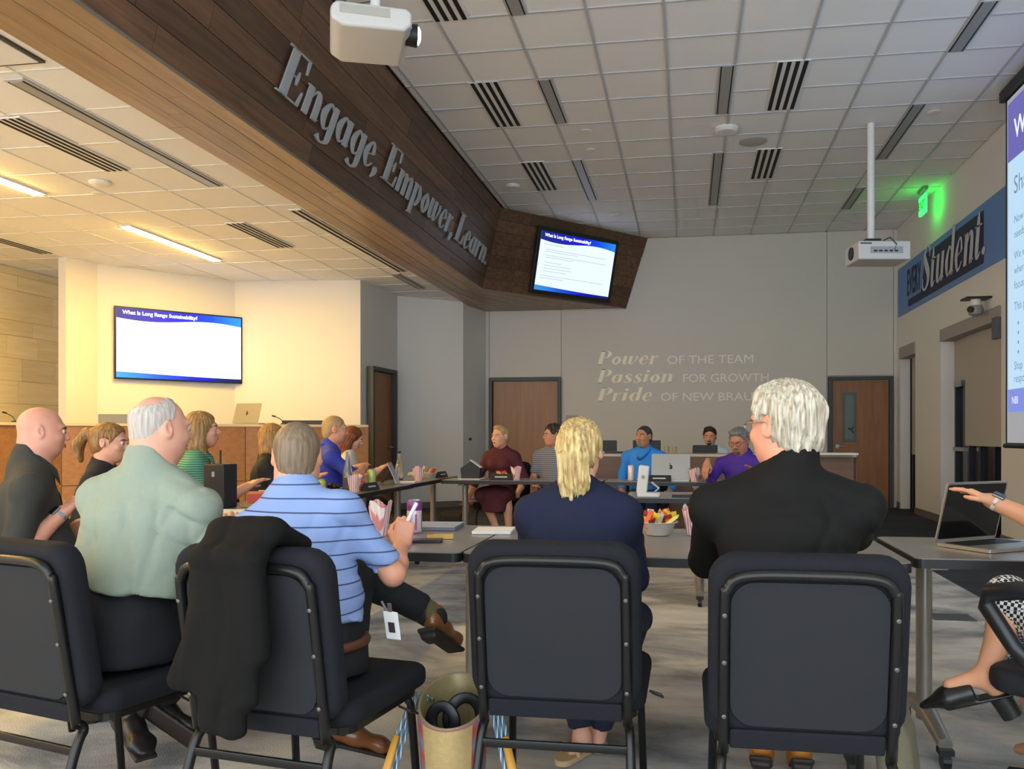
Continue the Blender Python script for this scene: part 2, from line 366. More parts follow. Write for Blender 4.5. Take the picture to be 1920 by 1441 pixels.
# back wall with its panels
bw = MB().box((0, BK + .12, CZ / 2 + .1), (7.6, .16, CZ + .2)).build('wall_back', wallgrey); tag(bw, kind='structure')
for x0, x1, z0, z1 in ((-3.53, -3.47, 0, CZ), (-3.465, -2.185, 2.2, CZ), (-2.18, 2.27, 0.1, CZ), (2.275, 3.32, 2.17, CZ), (3.325, 3.38, 0, CZ)):
    MB().box(((x0 + x1) / 2, BK + .025, (z0 + z1) / 2), (x1 - x0, .05, z1 - z0)).build('wall_panel', wallgrey, bw, bevel=.004, seg=1)
tag(MB().box((.04, BK - .008, .05), (4.4, .016, .1)).build('baseboard_back', basem), kind='structure')
# right wall: pieces round two tall recessed openings
rw = MB()
for y0, y1, z0, z1 in ((-2.5, 9.86, 0, CZ), (12.09, 13.39, 0, CZ), (14.3, BK + .1, 0, CZ), (9.86, 12.09, 2.6, CZ), (13.39, 14.3, 2.58, CZ)):
    z1 = CZ + .2 if z1 == CZ else z1
    rw.box((RX + .12, (y0 + y1) / 2, (z0 + z1) / 2), (.24, y1 - y0, z1 - z0))
rwo = rw.build('wall_right', wallpaint); tag(rwo, kind='structure')
bb = MB()
for y0, y1 in ((-2.5, 9.86), (12.09, 13.39), (14.3, BK)): bb.box((RX - .006, (y0 + y1) / 2, .05), (.012, y1 - y0, .1))
tag(bb.build('baseboard_right', basem), kind='structure')
shade = mat('roller_shade', 'b5aea3', .85, var=.02)
glassm = mat('night_glass', '0a0b0d', .12, var=.05, spec=.6)
trimm = mat('header_trim', 'a39c92', .6, var=.03)
blackfr = mat('black_mullion', '0d0d0e', .4, var=.05)
w1 = empty('window_1', (RX + .1, 13.84, 0)); tag(w1, 'tall narrow window beside the far right door with shade half drawn', kind='structure')
MB().box((.1, 0, 1.3), (.02, .9, 2.6)).build('pane', glassm, w1)
for y in (.42, -.42, .28): MB().box((.07, y, 1.3), (.05, .05, 2.6)).build('mullion', blackfr, w1)
MB().box((.03, -.08, 1.72), (.008, .66, 1.68)).build('roller_shade', shade, w1)
MB().box((-.02, 0, 2.50), (.2, .93, .18)).build('header', trimm, w1)
d3 = empty('door_3', (RX + .1, 11.0, 0)); tag(d3, 'dark glazed exit door in the right wall recess with grey roller shades', kind='structure')
MB().box((.13, 0, 1.3), (.02, 2.2, 2.6)).build('pane', glassm, d3)
for y in (1.06, .52, .1, -.4, -1.0): MB().box((.1, y, 1.3), (.05, .07, 2.6)).build('mullion', blackfr, d3)
MB().box((.07, .62, 2.25), (.008, .86, .72)).build('roller_shade', shade, d3)
MB().box((.04, -.2, 1.83), (.008, 1.44, 1.56)).build('roller_shade', shade, d3)
MB().box((-.03, 0, 2.53), (.16, 2.23, .16)).build('header', trimm, d3)
MB().box((.06, .78, 1.0), (.05, .5, .05)).build('push_bar', mat('steel', 'a9a9a6', .35, .8), d3)
MB().box((.05, .78, 1.86), (.06, .3, .08)).build('door_closer', mat('steel', 'a9a9a6', .35, .8), d3)

# doors
doorw = wood_mat('door_veneer', '8c5c32', '9c6b3c', 'Z', .4, .05)
steel = mat('steel', 'a9a9a6', .35, .8)
def door(name, label, x0, x1, z1, rot=0, origin=(0, BK, 0), lite=False, handle=1, open_=0.):
    d = empty(name, origin, rot); tag(d, label, kind='structure'); w_ = x1 - x0; f = .06
    for a, b_, c_, e_ in ((x0, x0 + f, 0, z1), (x1 - f, x1, 0, z1), (x0 + f, x1 - f, z1 - f, z1)):
        MB().box(((a + b_) / 2, -.02, (c_ + e_) / 2), (b_ - a, .1, e_ - c_)).build('door_frame', dark, d, bevel=.004, seg=1)
    lf = MB().box(((x0 + x1) / 2, .03, (z1 - f) / 2), (w_ - 2 * f - .01, .045, z1 - f - .02)).build('door_leaf', doorw, d)
    hx = x0 + f + .09 if handle > 0 else x1 - f - .09
    h = MB().cyl((hx, .0, 1.0), (hx, -.02, 1.0), .032, n=18); h.cyl((hx, -.02, 1.0), (hx, -.055, 1.0), .011); h.tube([(hx, -.055, 1.0), (hx + handle * .05, -.06, 1.0), (hx + handle * .12, -.058, .995)], .009)
    h.build('lever_handle', steel, lf, auto=40)
    if lite:
        cx = x0 + .34
        MB().box((cx, .005, 1.48), (.22, .012, .82)).build('lite_frame', mat('lite_frame', '5c625f', .5), lf)
        MB().box((cx, -.003, 1.48), (.13, .006, .72)).build('lite_glass', mat('lite_glass', '6f7f80', .15, spec=.8), lf)
        mk = MB()
        for ang in (150, 60, -55):
            a = R(ang); mk.tube([(cx + .03, -.008, 1.27), (cx + .03 + .03 * math.cos(a), -.008, 1.27 + .035 * math.sin(a)), (cx + .03 + .06 * math.cos(a), -.008, 1.27 + .07 * math.sin(a))], [.004, .012, .003], 6, up=(0, 1, 0))
        mk.build('bird_decal', black, lf)
    return d
door('door_1', 'brown wooden door in the back wall behind the woman in the maroon dress', -3.46, -2.18, 2.19, handle=-1)
door('door_2', 'brown wooden door with narrow glass lite at the right end of the back wall', 2.29, 3.31, 2.15, lite=True)
dd = Vector((P6[0] - P5[0], P6[1] - P5[1])); dl = dd.length
door('door_4', 'dark wooden door in the alcove side wall left of the far tables', .18, 1.12, 2.19, rot=math.atan2(dd.y, dd.x), origin=(P5[0] + .05, P5[1], 0), handle=-1)
for nm, x, z, lb in (('switch_plate', -2.0, 1.42, 'grey wall plate right of the left back door'), ('switch_plate', 2.16, 1.42, 'grey wall plate left of the door with the glass lite')):
    o = MB().box((x, BK - .004, z), (.2, .014, .22)).build(nm, mat('plate', 'a8a297', .6), bevel=.003, seg=1); tag(o, lb, 'wall plate')
o = MB().cyl((-3.66, 13.85, 1.12), (-3.62, 13.845, 1.12), .022).build('wall_button', black); tag(o, 'small black button on the alcove corner wall', 'button')

# high ceiling: lay-in tiles on a grid
cl = MB().box((.3, 6, CZ + .1), (6.4, 18, .1)).build('ceiling', white); tag(cl, kind='structure', label='high white ceiling over the meeting tables')
GX = [-2.63 + .61 * i for i in range(11)]; GY = [6.62 - .61 * 5 + .61 * j for j in range(19)]
tm = MB().box((0, 0, .012), (.588, .588, .024)).mesh('ceiling_tile'); tm.materials.append(tilem)
holes = []
for i, x in enumerate([GX[0] - .61] + GX[:-1]):
    for j, y in enumerate(GY):
        cx, cy = x + .305, y + .305
        sx = 1.
        x0, x1 = x + .005, x + .605
        if x1 > RX - .01: x1 = RX - .01
        if x0 < -2.70: x0 = -2.70
        y1 = min(y + .605, BK - .01)
        if x1 - x0 < .05 or y1 - y - .005 < .05: continue
        o = link('ceiling_tile', tm, None, cl); o.location = ((x0 + x1) / 2, (y + .005 + y1) / 2, CZ + .004); o.scale = ((x1 - x0) / .588, (y1 - y - .005) / .588, 1)
gb = MB()
for x in GX: gb.box((x, 8.9, CZ), (.022, 11.2, .012))
for y in GY: gb.box((.34, y, CZ), (6.08, .022, .0118))
gb.build('grid_bars', gridm, cl)
fr = MB().box((.3, 1.4, CZ + .02), (6.4, 4.2, .02)).build('ceiling_field', tilem, cl)
# low ceiling on the left
lc = MB().box((-6.3, 4.7, LZ + .1), (5.3, 14.4, .1)); lc.box((-4.1, 12.8, LZ + .1), (1.4, 3.6, .1)); lco = lc.build('ceiling_low', white); tag(lco, kind='structure', label='low white ceiling on the left side')
gb = MB()
LX = [-8.33 + .61 * i for i in range(8)]; LY = [2.13 + .61 * j for j in range(19)]
for i, x in enumerate([-8.85] + LX):
    for y in LY:
        x1 = (LX + [-3.66])[i]; xa = x + .0005; xb = min(x1 - .0005, -3.66)
        if xb - xa < .05: continue
        if y > 11.4 and xa < -4.9: continue
        o = link('ceiling_tile', tm, None, lco); o.location = ((xa + xb) / 2, y + .305, LZ + .004); o.scale = ((xb - xa) / .588, .609 / .588, 1)
for x in LX: gb.box((x, 7, LZ + .002), (.014, 9.8, .008))
for y in LY: gb.box((-6.25, y, LZ + .002), (5.2, .014, .0078)) if y < 11.4 else gb.box((-4.3, y, LZ + .002), (1.2, .014, .0078))
gb.build('grid_bars', mat('grid_white', 'dedcd5', .5), lco)
MB().box((-6.3, -.2, LZ + .02), (5.3, 4.6, .02)).build('ceiling_field', tilem, lco)

# wood-clad dropped beam with canted face
bo = MB()
A0 = (-3.03, 3.36); A1 = (-2.71, CZ + .02); A2 = (-3.66, CZ + .02); A3 = (-3.66, 3.36)
bo.add([(-3.06, -2, 3.375), (-2.75, -2, CZ + .05), (-3.66, -2, CZ + .05), (-3.66, -2, 3.375), (-3.06, 12.26, 3.375), (-2.75, 12.2, CZ + .05), (-3.66, 12.6, CZ + .05), (-3.66, 13.66, 3.375),
        (-1.07, 14.5, 3.375), (-.71, 14.5, CZ + .05), (-3.66, 14.5, CZ + .05), (-3.66, 14.5, 3.375)],
       [(0, 1, 5, 4), (3, 2, 1, 0), (0, 4, 7, 3), (2, 3, 7, 6), (4, 5, 9, 8), (4, 8, 11, 7), (1, 2, 6, 5), (5, 6, 10, 9)])
woodm = wood_mat('walnut_plank', '52392a', '76543a', 'Y', .45, .55)
woodl = wood_mat('alder_plank', '8a7058', 'a88a6c', 'Y', .4, .35)
bm_ = bo.build('trim_1', mat('beam_core', '2c2018', .7)); tag(bm_, 'dropped beam clad in brown wood planks', kind='structure')
random.seed(11)
def face_planks(p00, p10, p01, p11, rows, lens, m, th=.012, gap=.0025):
    """planks on the quad p00-p10 (length) x p00-p01 (height); ends follow the quad's slanted edges"""
    p00, p10, p01, p11 = map(Vector, (p00, p10, p01, p11)); n = (p10 - p00).cross(p01 - p00).normalized()
    L = (p10 - p00).length
    for r in range(rows):
        t0, t1 = r / rows, (r + 1) / rows; s = 0.; first = True
        while s < .999:
            l = (random.uniform(*lens) * (random.uniform(.3, 1) if first else 1)) / L; first = False
            e_ = min(1., s + l)
            if 1 - e_ < .3 * lens[0] / L: e_ = 1.
            def P(u, v): return (p00.lerp(p10, u)).lerp(p01.lerp(p11, u), v)
            g = gap / L; gv = gap / (p01 - p00).length
            q = [P(s + g, t0 + gv), P(e_ - g, t0 + gv), P(e_ - g, t1 - gv), P(s + g, t1 - gv)]
            c_ = sum(q, Vector()) / 4; t_ = th * random.uniform(.85, 1.1)
            mb = MB().add([v - c_ for v in q] + [v - c_ + n * t_ for v in q], [(3, 2, 1, 0), (4, 5, 6, 7), (0, 1, 5, 4), (1, 2, 6, 5), (2, 3, 7, 6), (3, 0, 4, 7)])
            mb.build('plank', m, bm_, loc=c_); s = e_
face_planks((-3.05, -1, 3.365), (-3.05, 12.27, 3.365), (-2.74, -1, CZ), (-2.74, 12.2, CZ), 7, (1.4, 2.6), woodm)
woodx = wood_mat('walnut_plank_x', '52392a', '76543a', 'X', .45, .55)
face_planks((-3.05, 12.27, 3.365), (-1.06, 14.49, 3.365), (-2.74, 12.2, CZ), (-.69, 14.49, CZ), 7, (1.0, 1.8), woodx)
face_planks((-3.655, -1, 3.375), (-3.655, 12.3, 3.375), (-3.04, -1, 3.375), (-3.04, 12.3, 3.375), 4, (1.6, 2.8), woodl)
for q in (((-3.655, 12.3, 3.375), (-3.655, 13.66, 3.375), (-3.04, 12.3, 3.375), (-1.9, 13.58, 3.375)), ((-3.655, 13.66, 3.375), (-3.655, 14.49, 3.375), (-1.9, 13.58, 3.375), (-1.08, 14.49, 3.375))):
    face_planks(*q, 5, (1.2, 2.), woodl)
MB().tube([(-3.04, -1, 3.366), (-3.04, 12.27, 3.366), (-1.06, 14.49, 3.366)], .013, 4).build('edge_bead', mat('edge_bead', '8f8880', .4, .3), bm_)
fu = (Vector((-2.71, 0, CZ)) - Vector((-3.03, 0, 3.36))).normalized(); fn = Vector((fu.z, 0, -fu.x))
lm = mat('brushed_letter', 'b4b6b8', .45, .15, var=.03)
def MF(x, y, d): v = Vector((-3.03, 0, 3.36)) + fu * (y + .322) + fn * (d + .012); return (v.x, x, v.z)
def word(txt, x0, x1, size, shear, M, depth, nm, m, xs=None):
    tot = sum(GL[c_][0] for c_ in txt); xs = (x1 - x0) / (tot * size) if xs is None else xs; x = x0
    obs = []
    for c_ in txt:
        mb = MB(); x += glyph(mb, c_, x, size, shear, M, depth, xs); obs.append((c_, mb))
    return obs
for txt, y0, y1 in (('Engage,', 5.66, 7.68), ('Empower,', 7.76, 10.26), ('Learn.', 10.32, 12.05)):
    ro = empty('beam_lettering', MF(y0, 0, 0), 0, 'grey metal letters reading %s on the wood beam' % txt, 'sign', 'words along the wood beam')
    inv = Vector(ro.location)
    for c_, mb in word(txt, y0, y1, .365, .18, MF, .014, 'letter', lm):
        mb.v = [tuple(Vector(v) - inv) for v in mb.v]; mb.build('letter', lm, ro)
# back wall lettering
cream = mat('wall_lettering', 'fff6dc', .5, var=.02)
def MW(z0): return lambda x, y, d: (x, BK - .001 - d, z0 + y)
for big, small, z0, x0, x1, sx0, sx1 in (('Power', 'OF THE TEAM', 2.40, -1.58, -.52, -.36, 1.08), ('Passion', 'FOR GROWTH', 2.085, -1.58, -.27, -.1, 1.33), ('Pride', 'OF NEW BRAUNFELS', 1.77, -1.58, -.62, -.47, 1.70)):
    ro = empty('wall_lettering', (x0, BK, z0), 0, 'cream words %s %s painted on the back wall' % (big, small.lower()), 'sign', 'words on the back wall')
    for c_, mb in word(big, x0, x1, .235, .3, MW(z0), .004, 'letter', cream):
        mb.v = [tuple(Vector(v) - Vector((x0, BK, z0))) for v in mb.v]; mb.build('letter', cream, ro)
    def ext(s_): me_ = text_mesh(s_, .2, .002); xs_ = [v.co.x for v in me_.vertices]; return me_, max(xs_)
    full = ext(small)[1]; k = (sx1 - sx0) / full; pos = 0
    for wd in small.split(' '):
        me, mxx = ext(wd); off = (ext(small[:small.index(wd) + len(wd)])[1] - mxx) * k
        me.transform(Matrix.Translation((sx0 - x0 + off, -.002, 0)) @ Matrix.Rotation(R(90), 4, 'X') @ Matrix.Diagonal((k, 1, 1, 1))); me.materials.append(mat('wall_lettering_pale', 'f4efe2', .5, var=.02)); link('painted_word', me, None, ro)

# ------------------------------------------------------------------ ceiling fixtures
ledm = emis('led_warm', 'ffcd62', LED_STR)
offl = mat('lamp_diffuser_off', '9a9a9a', .4, var=.02)
slotm = mat('slot_shadow', '101010', .8)
ledlab = {8.1: 'lit warm linear ceiling lamp right of the other lit lamp, over the wall TV', 5.15: 'lit warm linear ceiling lamp at the left edge of the view', 2.2: 'lit warm linear ceiling lamp beside the camera', -.75: 'lit warm linear ceiling lamp behind the camera'}
for y0 in (8.1, 5.15, 2.2, -.75):
    t = empty('linear_lamp', (-5.88, y0, LZ), 0, ledlab[y0], 'ceiling lamp', 'lit linear lamps in the low ceiling')
    MB().box((0, .87, .0), (.13, 1.78, .03)).build('lamp_housing', white, t)
    MB().box((0, .87, -.018), (.1, 1.74, .008)).build('diffuser', ledm, t)
def fixture(kind, px0, py0, px1, py1, wid, label, z=CZ, n=4, group=None):
    a, b_ = atz(px0, py0, z), atz(px1, py1, z); x = (a.x + b_.x) / 2; y0, y1 = sorted((a.y, b_.y)); l = y1 - y0
    t = empty('slot_diffuser' if kind == 's' else 'linear_lamp', (x, (y0 + y1) / 2, z), 0, label, 'air diffuser' if kind == 's' else 'ceiling lamp', group)
    MB().box((0, 0, -.004), (wid, l, .012)).build('frame', white if kind == 's' else gridm, t)
    if kind == 's':
        for k in range(n): MB().box(((k - (n - 1) / 2) * wid / n, 0, -.011), (wid / n * .5, l * .985, .004)).build('slot', slotm, t)
    else:
        MB().box((0, 0, -.012), (wid * .6, l * .98, .006)).build('diffuser', offl, t)
        for sx in (-1, 1): MB().box((sx * wid * .36, 0, -.011), (wid * .07, l * .98, .004)).build('shadow_gap', slotm, t)
    return t
gS = 'black slotted air diffusers in the high ceiling'; gL = 'unlit linear lamps in the high ceiling'
fixture('s', 803, -30, 852, 36, .3, 'four-slot air diffuser at the top edge, right of the ceiling projector', group=gS)
fixture('s', 897, 153, 962, 235, .3, 'four-slot air diffuser nearest the middle of the wood beam', group=gS)
fixture('s', 989, 303, 1033, 355, .3, 'four-slot air diffuser above the TV on the wood beam', group=gS)
fixture('s', 1481, 113, 1470, 204, .3, 'larger four-slot air diffuser right of the ceiling centre', group=gS)
fixture('s', 1440, 278, 1430, 333, .3, 'smaller four-slot air diffuser right of the ceiling centre', group=gS)
fixture('l', 948, -25, 976, 26, .15, 'unlit linear lamp at the top edge of the view', group=gL)
fixture('l', 1020, 147, 1052, 230, .15, 'unlit linear lamp right of the diffuser near the beam lettering', group=gL)
fixture('l', 1082, 298, 1110, 374, .15, 'unlit linear lamp above the TV on the beam, catching bluish light', group=gL)
fixture('l', 1362, 121, 1356, 212, .15, 'unlit linear lamp above the round wireless disc', group=gL)
fixture('l', 1347, 284, 1338, 384, .15, 'unlit linear lamp below the round wireless disc', group=gL)
fixture('l', 1850, 0, 1797, 95, .15, 'unlit linear lamp in the top right corner', group=gL)
fixture('l', 1720, 193, 1655, 297, .15, 'unlit linear lamp right of the hanging projector pole', group=gL)
fixture('l', 1610, 350, 1588, 391, .15, 'unlit linear lamp left of the exit sign', group=gL)
gl2 = 'slots in the low ceiling'
fixture('s', 0, 220, 232, 318, .22, 'four-slot air diffuser at the left in the low ceiling', LZ, group=gl2)
fixture('s', 430, 417, 545, 462, .22, 'four-slot air diffuser above the wall TV in the low ceiling', LZ, group=gl2)
fixture('s', 545, 392, 760, 508, .13, 'long two-slot air diffuser beside the wood beam', LZ, 2, group=gl2)
fixture('s', -60, 430, 85, 474, .2, 'air diffuser in the low ceiling near the stone wall', LZ, 3, group=gl2)
fixture('l', 20, 147, 408, 348, .14, 'long unlit linear lamp in the low ceiling beside the beam', LZ)
fixture('l', 745, 512, 785, 540, .14, 'short unlit linear lamp at the far end of the low ceiling', LZ)
t = empty('access_panel', (-3.95, 4.1, LZ), 0, 'dark framed square access panel in the low ceiling by the beam', 'panel')
MB().box((0, 0, -.004), (.36, .74, .012)).build('panel_frame', mat('panel_edge', '4a3a2a', .6), t)
MB().box((0, 0, -.012), (.31, .69, .008)).build('panel_door', white, t)
def disc(px, py, r, h, label, z=CZ, m=white, nm='ceiling_sensor', cat='sensor'):
    p = atz(px, py, z); o = MB().lathe([(r, 0), (r, -h * .5), (r * .8, -h), (r * .3, -h)][::1], n=28).build(nm, m, auto=40); o.location = (p.x, p.y, z); tag(o, label, cat); return o
disc(1362, 240, .13, .05, 'round white wireless disc on the high ceiling', nm='wireless_disc', cat='access point')
disc(1412, 265, .16, .012, 'flat round ceiling speaker beside the wireless disc', m=mat('speaker_grille', 'b5b3ae', .8), nm='ceiling_speaker', cat='speaker')
disc(962, 347, .1, .04, 'small round smoke detector near the beam end', nm='smoke_detector', cat='detector')
disc(1098, 246, .07, .01, 'tiny round sprinkler cover above the middle lamp row'); disc(1107, 281, .06, .01, 'tiny round sprinkler cover just below the other one')
disc(1155, 402, .08, .02, 'small round sensor above the beam TV'); disc(1752, 210, .07, .01, 'small sprinkler cover near the projection screen')
disc(188, 341, .09, .03, 'round sensor on the low ceiling between lamps', LZ)
disc(185, 362, .06, .008, 'flat sprinkler cover on the low ceiling below the sensor', LZ)

# ------------------------------------------------------------------ screens
def grad_emis(name, stops, strength):
    if name in MC: return MC[name]
    m, nt, b = new_mat(name); tc = N(nt, 'ShaderNodeTexCoord'); sp = N(nt, 'ShaderNodeSeparateXYZ'); nt.links.new(tc.outputs['Generated'], sp.inputs[0])
    cr = N(nt, 'ShaderNodeValToRGB'); e = cr.color_ramp.elements
    e[0].position = stops[0][0]; e[0].color = lin(stops[0][1]); e[1].position = stops[-1][0]; e[1].color = lin(stops[-1][1])
    for p, c_ in stops[1:-1]: x = e.new(p); x.color = lin(c_)
    nt.links.new(sp.outputs[0], cr.inputs[0]); nt.links.new(cr.outputs[0], b.inputs['Emission Color']); b.inputs['Emission Strength'].default_value = strength
    b.inputs['Base Color'].default_value = (0, 0, 0, 1); MC[name] = m; return m
def slide(parent, W, Hh, strength, tint, lines, y=-.004, topc=None):
    """slide drawn in the local XZ plane, centred, facing -Y"""
    def P(x, z, d=0.): return (x - W / 2, y - d, z - Hh / 2)
    body = emis('slide_white_%s' % tint, tint, strength)
    MB().quad(P(0, 0), P(W, 0), P(W, Hh), P(0, Hh)).build('slide_page', body, parent)
    n = 24; hb = MB(); vs = []; fs = []
    for i in range(n + 1):
        u = i / n; z = Hh * (.865 - .035 * math.sin(u * 2 * math.pi * .95 + .25)- .01 * u)
        vs += [P(W * u, Hh, .001), P(W * u, z, .001)]
    hb.add(vs, [(2 * i, 2 * i + 1, 2 * i + 3, 2 * i + 2) for i in range(n)])
    hb.build('slide_header', grad_emis('slide_head_%.1f' % strength, topc or [(0, '20257e'), (.3, '1a22b0'), (.55, '0710e0'), (.75, '0a4ae8'), (1, '2a8ce8')], strength * .9), parent)
    fb = MB(); vs = []
    for i in range(n + 1):
        u = i / n; z = Hh * (.075 - .03 * math.sin(u * math.pi * .9) * (1 if u < .5 else 1)); z = Hh * (.085 - .04 * math.sin(u * math.pi / 2))
        vs += [P(W * u, z, .001), P(W * u, 0, .001)]
    fb.add(vs, [(2 * i, 2 * i + 1, 2 * i + 3, 2 * i + 2) for i in range(n)])
    fb.build('slide_footer', grad_emis('slide_foot_%.1f' % strength, [(0, '3a9ae8'), (.35, '1a50d8'), (.6, '0810d8'), (.85, '0a1070'), (1, '101840')], strength * .9), parent)
    tw = emis('slide_text_%.1f' % strength, 'ffffff', strength * 1.1)
    me = text_mesh('What Is Long Range Sustainability?', Hh * .075, 0, bold=.002); me.transform(Matrix.Translation((W * .045 - W / 2, y - .003, Hh * .915 - Hh / 2)) @ Matrix.Rotation(R(90), 4, 'X')); me.materials.append(tw); link('slide_title', me, None, parent)
    g = emis('slide_lines_%.1f' % strength, 'aab4c4', strength)
    if lines:
        mb = MB()
        for z, a, b_ in lines: mb.quad(P(W * a, Hh * z, .001), P(W * b_, Hh * z, .001), P(W * b_, Hh * (z + .008), .001), P(W * a, Hh * (z + .008), .001))
        mb.build('slide_body_lines', g, parent)
tvm = mat('tv_bezel', '1b1d1f', .35)
a = Vector((-7.46, 10.02, 0)); b_ = Vector((-6.40, 11.32, 0)); dr = (b_ - a).normalized(); nn = Vector((dr.y, -dr.x, 0))
t = empty('wall_tv', (a + b_) / 2 + nn * .09 + Vector((0, 0, 2.40)), math.atan2(dr.y, dr.x), 'large wall TV with a bright slide on the cream alcove wall', 'television')
MB().box((0, .03, 0), (1.68, .05, .955)).build('tv_body', tvm, t, bevel=.006)
MB().box((0, .075, 0), (.6, .05, .4)).build('wall_mount', black, t)
slide(t, 1.64, .915, 1.1, 'f4fbff', None, y=.002)
p1 = Vector((-2.73, 12.2, CZ)); p2 = Vector((-.68, 14.5, CZ)); p1b = Vector((-3.04, 12.27, 3.36))
ux = (p2 - p1).normalized(); nrm = ux.cross(Vector((-1.05, 14.5, 3.36)) - p2).normalized()
if nrm.y > 0: nrm = -nrm
uz = nrm.cross(ux).normalized() * -1
if uz.z < 0: uz = -uz
cen = sum((Vector(v) for v in ((-2.281, 12.726, 4.403), (-1.165, 13.982, 4.404), (-1.355, 14.109, 3.401), (-2.457, 12.867, 3.401))), Vector()) / 4
t = empty('beam_tv', cen + nrm * .035, 0, 'TV showing the slide on the angled end of the wood beam', 'television')
t.rotation_euler = Matrix((ux, -nrm, uz)).transposed().to_euler()
MB().box((0, .0, 0), (1.68, .05, 1.03)).build('tv_body', tvm, t, bevel=.006)
slide(t, 1.56, .9, .7, 'e2efff', [(.78, .05, .3), (.70, .08, .88), (.665, .08, .5), (.60, .08, .9), (.565, .08, .45), (.48, .08, .3), (.43, .08, .42), (.38, .08, .45), (.33, .08, .38), (.25, .05, .9), (.21, .05, .35)], y=-.027)
# projection screen hanging in front of the right wall, seen edge-on at the right of the frame
t = empty('projection_screen', (3.05, 6.45, 2.78), R(-90), 'large hanging projection screen with a pale blue slide at the right edge', 'projection screen')
W_, H_ = 4.7, 3.4
MB().box((0, .012, 0), (W_, .01, H_)).build('screen_border', black, t)
MB().box((0, .004, -.02), (W_ - .12, .008, H_ - .1)).build('screen_cloth', emis('screen_margin', 'c9c8cc', .55 * SCREEN_STR), t)
MB().cyl((-W_ / 2, 0, -H_ / 2), (W_ / 2, 0, -H_ / 2), .022, n=10).build('weight_bar', black, t)
MB().box((0, .03, H_ / 2 + .005), (W_ + .1, .13, .1)).build('screen_case', mat('case_dark', '26272a', .5), t)
def Q(x, z, d=0.): return (x, -.002 - d, z)
X0, X1 = -W_ / 2 + .09, W_ / 2 - .09
def rect(nm, x0, x1, z0, z1, m, d): MB().quad(Q(x0, z0, d), Q(x1, z0, d), Q(x1, z1, d), Q(x0, z1, d)).build(nm, m, t)
Zt = H_ / 2 - .12
rect('slide_page', X0, X1, -1.38, Zt, emis('slide_blue', 'b9daf2', .95 * SCREEN_STR), .001)
rect('slide_header', X0, X1, 1.02, Zt, emis('slide_violet', '6a66b4', .9 * SCREEN_STR), .002)
rect('slide_footer', X0, X1, -1.38, -1.16, emis('slide_footer_blue', '7f8fe0', .9 * SCREEN_STR), .002)
def stext(s, x, z, size, m, nm='slide_words', **k):
    me = text_mesh(s, size, 0, **k); me.transform(Matrix.Translation((X0 + x, -.006, z)) @ Matrix.Rotation(R(90), 4, 'X')); me.materials.append(m); link(nm, me, None, t)
sw = emis('slide_words_white', 'e8ecf8', 1.0 * SCREEN_STR); sg = emis('slide_words_grey', '7f93a8', .8 * SCREEN_STR)
stext('What Is Long Range Sustainability?', .16, 1.2, .27, sw, bold=.004)
stext('Sha', .15, .68, .24, sg)
for s_, z in (('Now B', .37), ('needs', .2), ('We wi', -.05), ('where', -.22), ('focus', -.39), ('This p', -.62), ('Shap', -.72 - .42), ('respo', -.72 - .28)):
    pass
for s_, z in (('Now B', .40), ('needs', .26), ('We wi', .06), ('where', -.08), ('focus', -.22), ('This p', -.42), ('Shap', -.98), ('respo', -1.1)): stext(s_, .16, z, .11, sg)
for z in (-.56, -.65, -.74, -.83): stext('.', .24, z, .22, sg, bold=.004)
mb = MB()
for z, b2 in ((.40, 3.6), (.26, 3.2), (.06, 3.8), (-.08, 3.5), (-.22, 1.8), (-.42, 2.4), (-.56, 2), (-.65, 2.3), (-.74, 1.7), (-.83, 2.1), (-.98, 3.6), (-1.1, 2.2)): mb.quad(Q(X0 + .62, z + .02, .002), Q(X0 + b2, z + .02, .002), Q(X0 + b2, z + .05, .002), Q(X0 + .62, z + .05, .002))
mb.build('slide_body_lines', emis('slide_lines_s', 'a0bcd4', .9 * SCREEN_STR), t)
stext('NBI', .1, -1.3, .1, sw)

# banner, exit sign, camera, projectors
t = empty('wall_banner', (RX - .006, 12.0, 3.48), R(-90), 'blue banner reading EVERY Student on the right wall', 'banner')
blue = mat('banner_blue', '6c90c4', .7, var=.03); navy = mat('banner_navy', '2a2a48', .7, var=.03)
MB().box((.0, 0, 0), (4.8, .008, .77)).build('banner_field', blue, t)
MB().prism([(-1.75, -.31), (1.62, -.31), (1.62, .3), (-.78, .3), (-1.02, -.2), (-1.75, -.2)], 0, .003).xf(Matrix.Translation((0, -.005, 0)) @ Matrix.Rotation(R(90), 4, 'X')).build('banner_block', navy, t)
me = text_mesh('EVERY', .56, 0, bold=.012); xs = [v.co.x for v in me.vertices]; k = .78 / (max(xs) - min(xs))
me.transform(Matrix.Translation((-1.82, -.009, -.13)) @ Matrix.Rotation(R(90), 4, 'X') @ Matrix.Shear('XZ', 4, (0, 0)) @ Matrix.Diagonal((k, 1, 1, 1))); me.materials.append(navy); link('letters_every', me, None, t)
wl_ = mat('banner_white', 'cfccd2', .6)
def MBn(x, y, d): return (x, -.01 - d, y - .22)
for nm_, m_, grow, dd_ in (('letter_outline', navy, 1.0, .0), ('letter', wl_, 1., .004)):
    for c_, mb in word('Student.', -.98, 1.75, .62, .22, MBn, .003, 'letter', m_):
        if nm_ == 'letter_outline': continue
        mb.v = [(v[0], v[1] - dd_, v[2]) for v in mb.v]; mb.build(nm_, m_, t)
t = empty('exit_sign', (RX - .2, 12.2, CZ), R(-90), 'glowing green exit sign at the ceiling by the right wall', 'exit sign')
MB().box((0, 0, -.02), (.3, .06, .04)).build('canopy', mat('grey_metal', '8a8a88', .4, .4), t)
MB().cyl((0, 0, -.04), (0, 0, -.1), .012).build('stem', mat('grey_metal', '8a8a88', .4, .4), t)
